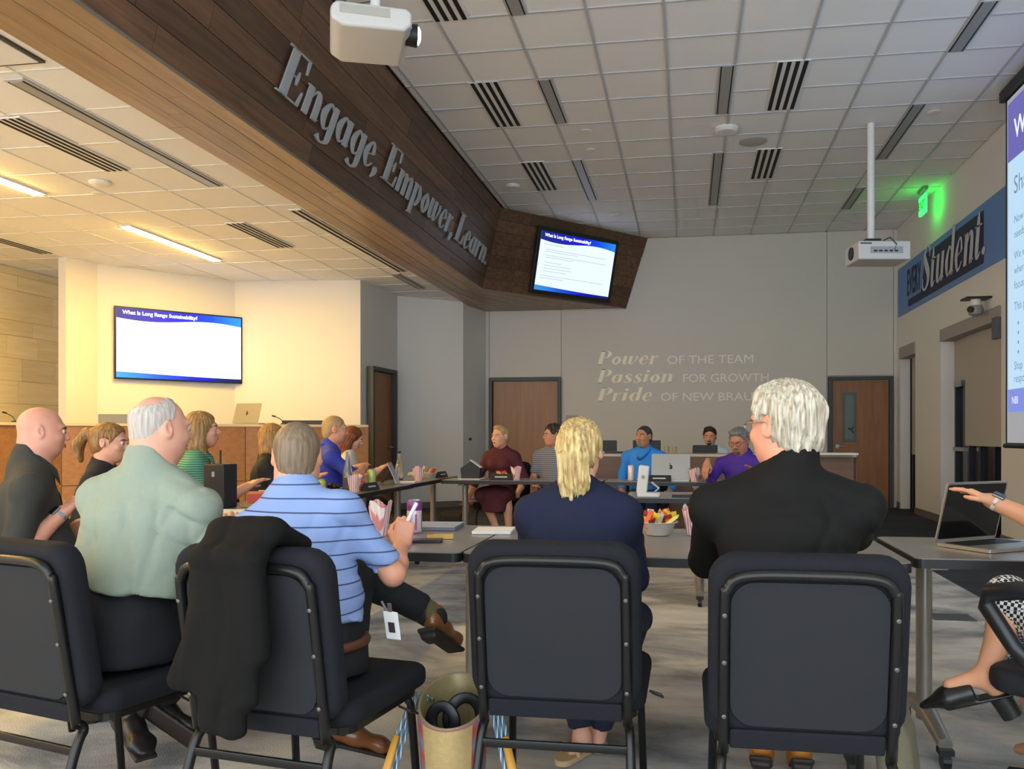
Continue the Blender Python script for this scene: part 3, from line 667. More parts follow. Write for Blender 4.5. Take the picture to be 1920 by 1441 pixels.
MB().box((0, 0, -.22), (.3, .03, .25)).build('sign_body', emis('exit_green', '22ff44', 3.5), t)
me = text_mesh('EXIT', .15, .002, 'CENTER', bold=.003); me.transform(Matrix.Translation((0, -.018, -.27)) @ Matrix.Rotation(R(90), 4, 'X')); me.materials.append(emis('exit_letter', '0a8a20', .8)); link('letters', me, None, t)
t = empty('ptz_camera', (RX, 10.25, 2.68), 0, 'white and black pan-tilt camera on a wall bracket by the screen', 'camera')
MB().box((-.13, 0, .06), (.28, .24, .02)).build('bracket', black, t)
MB().cyl((-.14, 0, .05), (-.14, 0, -.03), .055, .06).build('camera_base', white, t, auto=40)
MB().lathe([(.02, -.12), (.07, -.1), (.085, -.05), (.07, 0)], (-.14, 0, -.02), 20).build('camera_head', mat('cam_grey', '8a8a84', .4), t, auto=40)
MB().cyl((-.2, -.05, -.07), (-.225, -.07, -.07), .035).build('lens', black, t)
t = empty('wall_speaker_box', (RX - .03, 9.92, 2.36), 0, 'small grey control box on the right wall beside the screen', 'control box')
MB().box((0, 0, 0), (.06, .13, .24)).build('box_body', mat('box_grey', '55565a', .5), t, bevel=.006)
pj = mat('projector_white', 'cfccc5', .4, var=.02); pjd = mat('projector_vent', 'b0aca2', .6)
q = at(1645, 476, 9.13); t = empty('hanging_projector', (q.x, q.y, q.z), R(9), 'small white projector hanging from a long ceiling pole at right', 'projector')
MB().box((0, 0, 0), (.56, .42, .20)).build('body', pj, t, bevel=.02)
MB().cyl((-.07, 0, .1), (-.07, 0, CZ - q.z), .038, n=20).build('pole', white, t, auto=40)
MB().box((-.07, 0, .125), (.16, .16, .05)).build('mount', black, t)
MB().tube([(-.02, -.1, .1), (.05, -.22, .13), (.12, -.22, .06), (.1, -.215, .0)], .006, 6).build('cable', black, t)
MB().box((.02, -.212, -.0), (.34, .006, .07)).build('port_panel', mat('port_grey', 'a0a09c', .5), t)
for i in range(5): MB().box((-.1 + i * .055, -.217, -.01), (.035, .004, .016)).build('port', black, t)
MB().cyl((-.27, .0, .0), (-.292, 0, 0), .07, n=20).build('lens', black, t)
MB().box((-.2, -.213, .07), (.12, .004, .012)).build('vent', black, t)
q = at(694, 66, 5.0); t = empty('ceiling_projector', (q.x, q.y, q.z), R(24), 'large white ceiling projector with glowing lens in front of the wood beam', 'projector')
bp_ = MB(); pr = [(-.23, .03), (-.2, .065), (.19, .065), (.225, .045), (.225, -.03), (.18, -.065), (-.16, -.075), (-.23, -.035)]
bp_.prism([(x, z) for x, z in pr], -.25, .25).xf(Matrix.Rotation(R(90), 4, 'X'))
bp_.build('body', pj, t, bevel=.02)
MB().box((-.04, -.251, .02), (.28, .004, .05)).build('vent', pjd, t)
MB().cyl((.2, -.06, .0), (.27, -.06, .0), .06, .065, n=24).build('lens_barrel', black, t, auto=40)
MB().lathe([(.001, .0), (.05, .0), (.05, .012), (.03, .022), (.001, .026)], n=20).xf(Matrix.Translation((.268, -.06, 0)) @ Matrix.Rotation(R(90), 4, 'Y')).build('lens', emis('lens_glow', 'e8fbff', 9.0), t, smooth=True)
MB().cyl((.03, 0, .06), (.03, 0, CZ - q.z), .03, n=18).build('pole', white, t, auto=40)
MB().box((.05, 0, .085), (.18, .2, .05)).build('mount', white, t, bevel=.01)
MB().tube([(.0, 0, .2), (-.12, .03, .18), (-.2, .06, .26), (-.22, .1, .5)], .006, 6).build('cable', mat('cable_grey', '55534e', .6), t)
MB().cyl((.224, -.16, .0), (.229, -.16, .0), .008, n=10).build('status_light', emis('status_blue', '5a50ff', 2.), t)
# ================================================================== furniture
topm = mat('table_laminate', '837f79', .25, var=.05, scale=30, spec=.5)
edgem = mat('table_edge', '1c1b1a', .45, var=.05)
legm = mat('table_leg_metal', '9c968a', .35, .6, var=.04)
TZ = .75
def table(x0, y0, x1, y1, label, group, legs, ax='x', casters=True):
    t = empty('folding_table', ((x0 + x1) / 2, (y0 + y1) / 2, 0), 0, label, 'table', group); hx, hy = (x1 - x0) / 2, (y1 - y0) / 2
    MB().prism(rbox_poly(-hx, -hy, hx, hy, .03), TZ - .004, TZ).build('tabletop', topm, t)
    MB().prism(rbox_poly(-hx - .002, -hy - .002, hx + .002, hy + .002, .03), TZ - .036, TZ - .0042).build('edge_band', edgem, t)
    for u in legs:
        px, py = (u, 0) if ax == 'x' else (0, u); g = (0, 1) if ax == 'x' else (1, 0); ln = (hy if ax == 'x' else hx) * .86
        MB().tube([(px, py, .09), (px, py, TZ - .06)], [.036, .036], 18, .8).build('leg_column', legm, t, auto=40)
        MB().box((px, py, TZ - .045), (.06 if ax == 'x' else ln * 1.5, ln * 1.5 if ax == 'x' else .06, .025)).build('support_arm', legm, t)
        f = MB().tube([(px - g[0] * ln, py - g[1] * ln, .085), (px - g[0] * .06, py - g[1] * .06, .13), (px + g[0] * .06, py + g[1] * .06, .13), (px + g[0] * ln, py + g[1] * ln, .085)], [.026, .036, .036, .026], 8).build('foot', legm, t, auto=50)
        for s in (-1, 1):
            cx, cy = px + s * g[0] * ln, py + s * g[1] * ln
            MB().cyl((cx - .014, cy, .03), (cx + .014, cy, .03), .03, n=16).box((cx, cy, .062), (.05, .05, .02)).build('caster', black, f)
    return t
gT = 'dark laminate tables in the meeting square'
table(-2.38, 3.0, -.83, 3.93, 'near dark table in front of the man in the striped polo', gT, (1.50 - .02 - .775 + .0,-.6))
table(-.82, 3.0, .75, 3.93, 'near dark table holding the candy bowl, before the blonde woman', gT, (.6,))
table(.79, 3.12, 2.55, 3.76, 'near dark table holding the open laptop at the right edge', gT, (-.77, .75))
table(-2.86, 4.05, -2.40, 5.58, 'side table nearest the man in the sage shirt', gT, (-.22, .7), 'y')
table(-2.86, 5.60, -2.40, 7.13, 'side table with the green can and tablet, before the man in royal blue', gT, (-.55, .2), 'y')
table(-2.86, 7.15, -2.42, 8.70, 'side table at the far end of the left row', gT, (-.5, .6), 'y')
table(-2.36, 7.86, -.80, 8.34, 'far dark table in front of the woman in the maroon dress', gT, (.66, -.6 + .0))
table(-.78, 7.86, .32, 8.34, 'far dark table in front of the man in the bright blue shirt', gT, (.3,))
table(-.44, 5.85, 1.0, 6.48, 'middle dark table with the white document camera', gT, (-.2, .55))

# upholstered stacking chair
fab = mat('charcoal_fabric', '1d1e22', .85, var=.12, scale=160, bump=.25, bscale=600, spec=.2)
frm = mat('chair_frame_black', '1a1917', .32, .3, var=.05)
def banquet_chair(label, loc, rz, group='upholstered chairs with black frames'):
    t = empty('stacking_chair', loc, rz, label, 'chair', group)
    s = MB().prism(rbox_poly(-.245, -.2, .245, .27, .06), .405, .475).build('seat', fab, t, bevel=.028, seg=4)
    MB().prism(rbox_poly(-.22, -.18, .22, .24, .05), .385, .404).build('seat_pan', frm, t)
    Mt = Matrix.Translation((0, -.205, .44)) @ Matrix.Rotation(R(9), 4, 'X')
    bk = MB().prism(rbox_poly(-.238, .0, .238, .46, .07), -.03, .045).xf(Mt @ Matrix.Rotation(R(90), 4, 'X')); bo_ = bk.build('backrest', fab, t, bevel=.03, seg=4)
    MB().prism(rbox_poly(-.185, .03, .185, .40, .06), .046, .052).xf(Mt @ Matrix.Rotation(R(90), 4, 'X')).build('back_panel', mat('charcoal_panel', '17181b', .8, var=.08, scale=120, bump=.15, bscale=500), t)
    MB().box((0, 0, 0), (.37, .012, .05)).xf(Mt @ Matrix.Translation((0, -.05, -.005))).build('lower_welt', fab, t, bevel=.005)
    arch = [Mt @ Vector(p) for p in _cr([(-.2, -.052, -.04), (-.2, -.055, .33), (-.19, -.055, .385), (-.15, -.055, .415), (0, -.055, .42), (.15, -.055, .415), (.19, -.055, .385), (.2, -.055, .33), (.2, -.052, -.04)], 6)]
    MB().tube(arch, .0135, 10, up=(0, 1, 0)).build('back_frame', frm, t, smooth=True)
    for sx in (-1, 1):
        p0 = Mt @ Vector((sx * .2, -.052, -.03))
        MB().tube(_cr([tuple(p0), (sx * .203, -.232, .38), (sx * .209, -.265, .32), (sx * .222, -.37, .0)], 5), .0135, 10, up=(1, 0, 0)).build('leg', frm, t, smooth=True)
        MB().tube([(sx * .2, .16, .4), (sx * .21, .19, .36), (sx * .22, .23, .0)], .0125, 10, up=(1, 0, 0)).build('leg', frm, t, smooth=True)
        for z in (.06, .2, .32): MB().lathe([(.006, 0), (.006, .004), (.003, .006)], n=8).xf(Mt @ Matrix.Translation((sx * .2, -.067, z)) @ Matrix.Rotation(R(90), 4, 'X')).build('rivet', mat('rivet_dark', '6a6862', .4, .6), t)
    MB().box((0, -.262, .33), (.42, .012, .024)).build('rear_stretcher', frm, t, bevel=.003, seg=1)
    MB().tube([(.245, .05, .4), (.28, .05, .39), (.285, .09, .37), (.25, .1, .38)], .004, 6).build('gang_hook', frm, t)
    return t
banquet_chair('charcoal upholstered chair at the left edge under the man in the sage shirt', (-1.76, 2.34, 0), R(-15))
banquet_chair('charcoal upholstered chair with the black jacket draped over its back', (-1.075, 2.32, 0), R(-9))
banquet_chair('charcoal upholstered chair under the blonde woman in navy', (-.362, 2.54, 0), 0.)
banquet_chair('charcoal upholstered chair under the white-haired man in black', (.287, 2.395, 0), 0.)
def chair_for(p, label, back=.03):
    # a chair set under a seated figure, facing the way the figure faces
    r = p['root']; a = r.rotation_euler.z
    return banquet_chair(label, (r.location.x + math.sin(a) * -back, r.location.y + math.cos(a) * back, 0), a)

# raised desk on the left and desk on the right, clad in wood panels
dw = wood_mat('desk_veneer', '8c6036', '9e7042', 'X', .4, .12)
dw2 = wood_mat('desk_veneer_dark', '6b4a30', '7d5838', 'X', .4, .1)
edgew = mat('desk_top_edge', 'cdbb98', .45, var=.03)
def desk(name, label, pts, zt, depth, mw, joints):
    t = empty(name, (pts[0][0], pts[0][1], 0), 0, label, 'desk'); o = Vector((pts[0][0], pts[0][1]))
    for (a, b_) in zip(pts[:-1], pts[1:]):
        a = Vector(a) - o; b_ = Vector(b_) - o; d = (b_ - a).normalized(); n = Vector((-d.y, d.x))
        L = (b_ - a).length; k = max(1, round(L / joints))
        for i in range(k):
            p = a + d * (L * i / k + .004); q = a + d * (L * (i + 1) / k - .004)
            for z0, z1 in ((.0, zt * .5), (zt * .5 + .006, zt - .03)):
                MB().prism([tuple(p), tuple(q), tuple(q + n * .03), tuple(p + n * .03)], z0, z1).build('front_panel', mw, t)
        MB().prism([tuple(a - n * .015), tuple(b_ - n * .015), tuple(b_ + n * depth), tuple(a + n * depth)], zt - .028, zt).build('desktop', edgew, t)
        MB().prism([tuple(a + n * .04), tuple(b_ + n * .04), tuple(b_ + n * .06), tuple(a + n * .06)], 0, zt - .03).build('core_panel', black, t)
    e = Vector(pts[-1]) - o; d = (Vector(pts[-1]) - Vector(pts[-2])).normalized(); n = Vector((-d.y, d.x))
    MB().prism([tuple(e - d * .03), tuple(e + d * .004), tuple(e + d * .004 + n * depth), tuple(e - d * .03 + n * depth)], 0, zt - .02).build('end_panel', mw, t)
    return t
def flat(px, Z): v = at(px, 800, Z); return (v.x, v.y)
desk('council_desk', 'raised wood-panelled desk along the left side under the wall TV', [flat(-260, 7.2), flat(115, 8.7), flat(460, 9.7), flat(690, 10.3)], 1.31, .65, dw, 1.2)
desk('council_desk', 'lower wood-panelled desk in front of the back wall', [(-1.25, 9.75), (1.86, 9.85)], .965, .7, dw2, 1.1)
# ================================================================== people: smooth blended bodies polygonised from distance fields
V = lambda *a: np.array(a, dtype=float)
def unit(v): return v / (np.linalg.norm(v) + 1e-9)
class F_:
    """one blended primitive: fn(X,Y,Z) -> distance, its box, blend radius, operation"""
    def __init__(s, fn, lo, hi, k, op='u'): s.fn, s.lo, s.hi, s.k, s.op = fn, np.array(lo, float), np.array(hi, float), k, op
def RC(a, b, ra, rb, k=.02, op='u', caps=()):
    a, b = V(*a), V(*b); ab = b - a; L2 = ab @ ab + 1e-9; rm = max(ra, rb)
    def fn(X, Y, Z):
        px, py, pz = X - a[0], Y - a[1], Z - a[2]; t = np.clip((px * ab[0] + py * ab[1] + pz * ab[2]) / L2, 0, 1)
        d = np.sqrt((px - t * ab[0]) ** 2 + (py - t * ab[1]) ** 2 + (pz - t * ab[2]) ** 2) - (ra + (rb - ra) * t)
        for p0, n in caps: d = np.maximum(d, (X - p0[0]) * n[0] + (Y - p0[1]) * n[1] + (Z - p0[2]) * n[2])
        return d
    return F_(fn, np.minimum(a, b) - rm, np.maximum(a, b) + rm, k, op)
def EL(c, r, M=None, k=.02, op='u', caps=()):
    c, r = V(*c), V(*r); M = np.eye(3) if M is None else M   # columns of M: local axes
    def fn(X, Y, Z):
        x, y, z = X - c[0], Y - c[1], Z - c[2]
        q = [(x * M[0, i] + y * M[1, i] + z * M[2, i]) for i in range(3)]
        k0 = np.sqrt(sum((q[i] / r[i]) ** 2 for i in range(3))) + 1e-6; k1 = np.sqrt(sum((q[i] / r[i] ** 2) ** 2 for i in range(3))) + 1e-6
        d = k0 * (k0 - 1) / k1
        for p0, n in caps: d = np.maximum(d, (X - p0[0]) * n[0] + (Y - p0[1]) * n[1] + (Z - p0[2]) * n[2])
        return d
    rm = r.max(); return F_(fn, c - rm, c + rm, k, op)
def EC(a, b, u, ra, rb, k=.03, op='u', caps=()):
    """limb or trunk section of oval cross-section: ra, rb = (half-width along u, half-depth)"""
    a, b = V(*a), V(*b); ab = b - a; L = np.linalg.norm(ab); w_ = ab / (L + 1e-9); u = V(*u); u = unit(u - w_ * (u @ w_)); v = np.cross(w_, u); rm = max(ra + rb)
    def fn(X, Y, Z):
        px, py, pz = X - a[0], Y - a[1], Z - a[2]
        h = px * w_[0] + py * w_[1] + pz * w_[2]; t = np.clip(h / L, 0, 1); e = h - t * L
        qu = px * u[0] + py * u[1] + pz * u[2]; qv = px * v[0] + py * v[1] + pz * v[2]
        A = ra[0] + (rb[0] - ra[0]) * t; B = ra[1] + (rb[1] - ra[1]) * t; E_ = np.minimum(A, B)
        k0 = np.sqrt((qu / A) ** 2 + (qv / B) ** 2 + (e / E_) ** 2) + 1e-6; k1 = np.sqrt((qu / A ** 2) ** 2 + (qv / B ** 2) ** 2 + (e / E_ ** 2) ** 2) + 1e-6
        d = k0 * (k0 - 1) / k1
        for p0, n in caps: d = np.maximum(d, (X - p0[0]) * n[0] + (Y - p0[1]) * n[1] + (Z - p0[2]) * n[2])
        return d
    return F_(fn, np.minimum(a, b) - rm, np.maximum(a, b) + rm, k, op)
def BXF(c, h, M=None, rd=.01, k=.01, op='u'):
    c, h = V(*c), V(*h) - rd; M = np.eye(3) if M is None else M
    def fn(X, Y, Z):
        x, y, z = X - c[0], Y - c[1], Z - c[2]
        q = [np.abs(x * M[0, i] + y * M[1, i] + z * M[2, i]) - h[i] for i in range(3)]
        return np.sqrt(sum(np.maximum(t, 0) ** 2 for t in q)) + np.minimum(np.maximum(np.maximum(q[0], q[1]), q[2]), 0) - rd
    rm = np.linalg.norm(h) + rd; return F_(fn, c - rm, c + rm, k, op)
def CUT(p0, n, k=.004):
    """keeps the side where n.(p-p0) < 0"""
    p0, n = V(*p0), unit(V(*n))
    return F_(lambda X, Y, Z: -((X - p0[0]) * n[0] + (Y - p0[1]) * n[1] + (Z - p0[2]) * n[2]), (-9, -9, -9), (9, 9, 9), k, 's')
def polygonise(prims, res, disp=None, xf=None):
    us = [p for p in prims if p.op == 'u']
    lo = np.min([p.lo - p.k for p in us], 0) - 3 * res; hi = np.max([p.hi + p.k for p in us], 0) + 3 * res
    n = np.ceil((hi - lo) / res).astype(int) + 1
    ax = [(lo[i] + res * np.arange(n[i])).astype(np.float32) for i in range(3)]
    D = np.full(n, .3, np.float32)
    for p in prims:
        m_ = p.k + 3 * res
        i0 = np.clip(np.floor((p.lo - m_ - lo) / res).astype(int), 0, n); i1 = np.clip(np.ceil((p.hi + m_ - lo) / res).astype(int) + 1, 0, n)
        if np.any(i1 <= i0): continue
        sl = tuple(slice(i0[i], i1[i]) for i in range(3))
        d = p.fn(ax[0][sl[0]][:, None, None], ax[1][sl[1]][None, :, None], ax[2][sl[2]][None, None, :]).astype(np.float32)
        Bk = D[sl]; k = p.k
        if p.op == 'u': h = np.clip(.5 + .5 * (Bk - d) / k, 0, 1); D[sl] = Bk + (d - Bk) * h - k * h * (1 - h)
        else: h = np.clip(.5 - .5 * (Bk + d) / k, 0, 1); D[sl] = Bk * (1 - h) - d * h + k * h * (1 - h); 
        if p.op == 's': pass
    if disp is not None: D = D + disp(ax[0][:, None, None], ax[1][None, :, None], ax[2][None, None, :]).astype(np.float32)
    # naive surface nets
    S = D < 0
    c = S[:-1, :-1, :-1].astype(np.int8)
    for i, j, k in ((1, 0, 0), (0, 1, 0), (0, 0, 1), (1, 1, 0), (1, 0, 1), (0, 1, 1), (1, 1, 1)):
        c = c + S[i:n[0] - 1 + i, j:n[1] - 1 + j, k:n[2] - 1 + k]
    act = (c > 0) & (c < 8); I, J, K = np.nonzero(act)
    idx = np.full(act.shape, -1, np.int32); idx[I, J, K] = np.arange(len(I))
    acc = np.zeros((len(I), 3)); cnt = np.zeros(len(I))
    cor = [(a, b, e) for a in (0, 1) for b in (0, 1) for e in (0, 1)]
    val = {q: D[I + q[0], J + q[1], K + q[2]] for q in cor}
    for q in cor:
        for a in range(3):
            if q[a] == 0:
                q2 = list(q); q2[a] = 1; q2 = tuple(q2); v0, v1 = val[q], val[q2]; mk = (v0 < 0) != (v1 < 0)
                t = v0[mk] / (v0[mk] - v1[mk]); pt = np.array(q, float)[None, :].repeat(mk.sum(), 0); pt[:, a] = t
                acc[mk] += pt; cnt[mk] += 1
    Vt = (np.stack([I, J, K], 1) + acc / cnt[:, None]) * res + lo
    Fs = []
    for a in range(3):
        b, e = (a + 1) % 3, (a + 2) % 3
        s0 = [slice(None)] * 3; s1 = [slice(None)] * 3; s0[a] = slice(0, -1); s1[a] = slice(1, None)
        ch = S[tuple(s0)] != S[tuple(s1)]; fl = S[tuple(s0)]
        g = np.argwhere(ch); g = g[(g[:, b] > 0) & (g[:, e] > 0) & (g[:, b] < n[b] - 1) & (g[:, e] < n[e] - 1)]
        def cell(db, de): h = g.copy(); h[:, b] += db; h[:, e] += de; return idx[h[:, 0], h[:, 1], h[:, 2]]
        q = np.stack([cell(-1, -1), cell(0, -1), cell(0, 0), cell(-1, 0)], 1); f = fl[g[:, 0], g[:, 1], g[:, 2]]
        q[~f] = q[~f][:, ::-1]; Fs.append(q)
    Fs = np.concatenate(Fs); Fs = Fs[(Fs >= 0).all(1)]
    return Vt, Fs
def sdf_obj(name, groups, m, parent, disp=None):
    """groups: [(prims, res)] polygonised one by one and joined into one mesh"""
    vs, fs, o = [], [], 0
    for prims, res in groups:
        v, f = polygonise(prims, res, disp); vs.append(v); fs.append(f + o); o += len(v)
    me = bpy.data.meshes.new(name); me.from_pydata(np.concatenate(vs).tolist(), [], np.concatenate(fs).tolist()); me.update()
    ob = link(name, me, m, parent, True); sm = ob.modifiers.new('smooth', 'SMOOTH'); sm.factor = .5; sm.iterations = 2
    return ob
def folds(seed, amp, freq=42., dirs=None, fade=None):
    """cloth creases: narrow warped grooves over soft waves, fading out round a point"""
    rg = np.random.RandomState(seed); D_ = [unit(rg.randn(3)) * freq * rg.uniform(.6, 1.6) for _ in range(4)] if dirs is None else [V(*d) for d in dirs]; ph = rg.uniform(0, 6.28, 8)
    def fn(X, Y, Z):
        wv = .5 * np.sin(9 * X + 6 * Z + ph[5]) + .5 * np.sin(7 * Y - 10 * Z + ph[6]); r = 0
        for i, d in enumerate(D_):
            s = np.sin(.5 * (d[0] * X + d[1] * Y + d[2] * Z) + ph[i] + 1.6 * wv); m_ = .5 + .5 * np.sin(8 * X * (1 + .2 * i) + 6 * Z + 5 * Y + ph[(i + 3) % 8])
            r = r + m_ * (1 - np.abs(s)) ** 3 - .15 * s
        r = amp * r * .9
        if fade is not None:
            q = np.sqrt((X - fade[0][0]) ** 2 + (Y - fade[0][1]) ** 2 + (Z - fade[0][2]) ** 2); r = r * np.clip((q - fade[1]) / (fade[2] - fade[1]), 0, 1)
        return r
    return fn
def rotm(rz=0, rx=0, ry=0): return np.array(Euler((R(rx), R(ry), R(rz)), 'XYZ').to_matrix())
def ik(S, W, l1, l2, pole):
    S, W = V(*S), V(*W); d = W - S; L = np.linalg.norm(d); L2 = min(L, (l1 + l2) * .995); W = S + d / L * L2; d = unit(d)
    a = (l1 * l1 - l2 * l2 + L2 * L2) / (2 * L2); h = math.sqrt(max(0, l1 * l1 - a * a)); p = V(*pole); p = unit(p - d * (p @ d))
    return S + d * a + p * h, W
def hand_prims(W, d, back, side, curl=.5, s=1., spread=.0, thumb=.5):
    """palm, four unequal fingers and a thumb; W wrist, d finger direction, back = normal of the back of the hand, side=+1 thumb towards d x back"""
    d = unit(V(*d)); n = unit(V(*back) - d * (V(*back) @ d)); x = np.cross(d, n) * side; M = np.stack([x, d, n], 1)
    def P(a, b, c): return V(*W) + s * (x * a + d * b + n * c)
    pr = [RC(P(0, -.03, 0), P(0, .012, 0), .026 * s, .027 * s, .015), BXF(P(.0, .05, 0), (.039 * s, .047 * s, .0135 * s), M, .012 * s, .016)]
    for i, (bx, by, l, r) in enumerate(((.029, .09, .072, .0088), (.0095, .095, .08, .0090), (-.010, .092, .074, .0086), (-.029, .083, .058, .0076))):
        p = P(bx, by - .012, 0); a = 0.15 * curl; seg = (.46 * l, .31 * l, .25 * l); sp_ = (bx / .03) * spread; pts = [p]
        for j, sg in enumerate(seg):
            a += curl * (.75, .95, .6)[j]; q = pts[-1] + s * sg * ((d * math.cos(a) - n * math.sin(a)) + x * sp_ * .3); pts.append(q)
        for j in range(3): pr.append(RC(pts[j], pts[j + 1], r * s * (1, .95, .88)[j], r * s * (.95, .88, .78)[j], .004))
    b0 = P(.026, .012, -.004); b1 = P(.05, .042, -.012 - .012 * thumb); b2 = P(.055 - .02 * thumb, .07, -.02 - .02 * thumb); b3 = P(.05 - .035 * thumb, .092, -.024 - .022 * thumb)
    pr += [RC(b0, b1, .0155 * s, .0118 * s, .012), RC(b1, b2, .0112 * s, .0098 * s, .004), RC(b2, b3, .0098 * s, .008 * s, .004)]
    return pr
def head_prims(T, s=1., jaw=1., nose=1., lp=0., fat=0.):
    """T(x,y,z): head frame -> figure frame"""
    M = T.M; e = lambda c, r, k=.02, op='u', rx=0, ry=0, rz=0: EL(T(*c), V(*r) * s, M @ rotm(rz, rx, ry), k * s, op)
    pr = [e((0, -.014, .03), (.076, .096, .087)), e((0, .028, -.03), (.0625 + fat, .066, .078), .03), e((0, .05, -.085), (.034 * jaw + fat, .03, .03), .03),
          e((0, .01, -.06), (.058 * jaw + fat, .06, .045), .03), e((0, .078, .03), (.048, .02, .012), .018),
          RC(T(0, .09, .012), T(0, .104 + .004 * nose, -.022), .007 * s, .0115 * s * nose, .01 * s), e((.0105, .098, -.028), (.0085, .01, .007), .006), e((-.0105, .098, -.028), (.0085, .01, .007), .006),
          e((.031, .092, .006), (.017, .014, .0105), .012, 's'), e((-.031, .092, .006), (.017, .014, .0105), .012, 's'),
          e((.031, .079, .006), (.013, .0125, .0105), .004), e((-.031, .079, .006), (.013, .0125, .0105), .004),
          e((.04, .066, -.024), (.02, .02, .017), .02), e((-.04, .066, -.024), (.02, .02, .017), .02),
          e((0, .088, -.053), (.021, .011, .0065), .006), e((0, .087, -.064), (.018, .011, .0065), .006), e((0, .1, -.0585), (.02, .006, .0016), .004, 's')]
    for sx in (-1, 1):
        pr += [e((sx * .079, -.012, .0), (.010, .021, .034), .006, rx=12, rz=-sx * 24), e((sx * .088, -.005, .003), (.007, .0115, .02), .006, 's', rx=12, rz=-sx * 24)]
    return pr
class Frame:
    def __init__(s, o, M, sc=1.): s.o, s.M, s.sc = V(*o), M, sc
    def __call__(s, x, y, z): return s.o + s.M @ (V(x, y, z) * s.sc)
def strand_disp(T, amp, freq, seed=0):
    rg = np.random.RandomState(seed); p = rg.uniform(0, 6, 4)
    def fn(X, Y, Z):
        x, y, z = X - T.o[0], Y - T.o[1], Z - T.o[2]; a = np.arctan2(x * T.M[0, 0] + y * T.M[1, 0] + z * T.M[2, 0], -(x * T.M[0, 1] + y * T.M[1, 1] + z * T.M[2, 1]))
        h = x * T.M[0, 2] + y * T.M[1, 2] + z * T.M[2, 2]
        return amp * (np.sin(a * freq + 30 * h * np.sin(2 * a + p[0]) + p[1]) + .6 * np.sin(a * freq * 2.3 + 18 * h + p[2]) + .7 * np.sin(60 * h + 5 * a + p[3]))
    return fn
def hair_obj(root, T, style, m, s, res, seed=0, extra=None):
    M = T.M; e = lambda c, r, k=.02, op='u', rx=0: EL(T(*c), V(*r) * s, M @ rotm(0, rx), k * s, op)
    def cut(p, n): return CUT(T(*p), M @ V(*n))
    ears = [e((sx * .088, .006, -.012), (.03, .034 if style == 'fluffy' else .03, .046), .008, 's') for sx in (-1, 1)]
    amp, fr = .0018, 26
    if style in ('short', 'crop', 'fluffy', 'thin', 'curly'):
        th = {'short': .009, 'crop': .004, 'fluffy': .014, 'thin': .0035, 'curly': .016}[style]
        pr = [e((0, -.014, .03), (.077 + th, .097 + th, .088 + th)), e((0, -.055, -.035), (.06 + th * .5, .045 + th * .5, .062), .03)]
        front = (0, .07, .082) if style not in ('thin',) else (0, .03, .1)
        pr += [cut(front, (0, .87, -.5 if style != 'thin' else -.2)), cut((0, -.06, -.088), (0, .25, -1))] + ears
        if style == 'thin': pr.append(e((.0, -.055, .115), (.05, .055, .05), .02, 's'))
        if style in ('fluffy', 'short'): pr += [e((.02, .035, .104), (.05, .04, .02), .03), e((-.03, .04, .098), (.03, .03, .018), .02)]
        amp = {'fluffy': .0035, 'short': .0018, 'crop': .0008, 'thin': .0008, 'curly': .006}[style]; fr = {'curly': 14, 'fluffy': 22}.get(style, 30)
    elif style in ('pony', 'lowpony'):
        pr = [e((0, -.014, .03), (.085, .106, .096)), e((0, -.05, -.02), (.07, .06, .07), .03), cut((0, .075, .085), (0, .9, -.42)), cut((0, 0, -.075), (0, .3, -1))] + ears
        if style == 'pony':
            b = (0, -.115, .055); pr += [e((0, -.125, .045), (.03, .035, .03), .02), EC(T(0, -.14, .045), T(0, -.185, -.03), M @ V(1, 0, 0), (.03 * s, .028 * s), (.045 * s, .032 * s), .02 * s), EC(T(0, -.185, -.03), T(0, -.16, -.12), M @ V(1, 0, 0), (.045 * s, .03 * s), (.022 * s, .018 * s), .02 * s)]
        else:
            for q in ((0, 0), (.022, .01), (-.022, .01), (.04, .03), (-.036, .03)):
                pr += [RC(T(q[0] * .35, -.11, .05), T(q[0] * .9, -.135 + q[1] * .3, -.03), .026 * s, .024 * s, .014 * s), RC(T(q[0] * .9, -.135 + q[1] * .3, -.03), T(q[0] * 1.15, -.12, -.12 - .02 * math.cos(q[0] * 60)), .024 * s, .019 * s, .012 * s), RC(T(q[0] * 1.15, -.12, -.12), T(q[0] * 1.05, -.112, -.185 + abs(q[0]) * .5), .019 * s, .008 * s, .012 * s)]
        amp, fr = (.0034, 34) if style == 'lowpony' else (.0022, 24)
    elif style == 'long':
        pr = [e((0, -.014, .03), (.086, .106, .097)), e((0, -.05, -.03), (.078, .06, .08), .03)]
        for sx in (-1, 1): pr += [EC(T(sx * .075, -.02, .03), T(sx * .082, -.02, -.1), M @ V(0, 1, 0), (.05 * s, .022 * s), (.05 * s, .022 * s), .03 * s), EC(T(sx * .08, -.025, -.1), T(sx * .085, .01, -.24), M @ V(0, 1, 0), (.05 * s, .024 * s), (.035 * s, .018 * s), .02 * s)]
        pr += [EC(T(0, -.075, -.05), T(0, -.085, -.22), M @ V(1, 0, 0), (.085 * s, .03 * s), (.09 * s, .025 * s), .03 * s), cut((0, .078, .09), (0, .95, -.3)) if False else e((0, .085, -.03), (.058, .06, .1), .012, 's')]
        amp, fr = .0022, 24
    elif style == 'updo':
        pr = [e((0, -.014, .03), (.083, .104, .095)), e((0, -.1, .0), (.04, .035, .04), .03), e((0, -.05, -.03), (.064, .05, .055), .03), cut((0, .066, .085), (0, .9, -.45)), cut((0, 0, -.08), (0, .3, -1))] + ears + [e((0, .035, .107), (.055, .04, .018), .03)]
    ob = sdf_obj('hair', [(pr, res)], m, root, strand_disp(T, amp * s, fr, seed))
    return ob
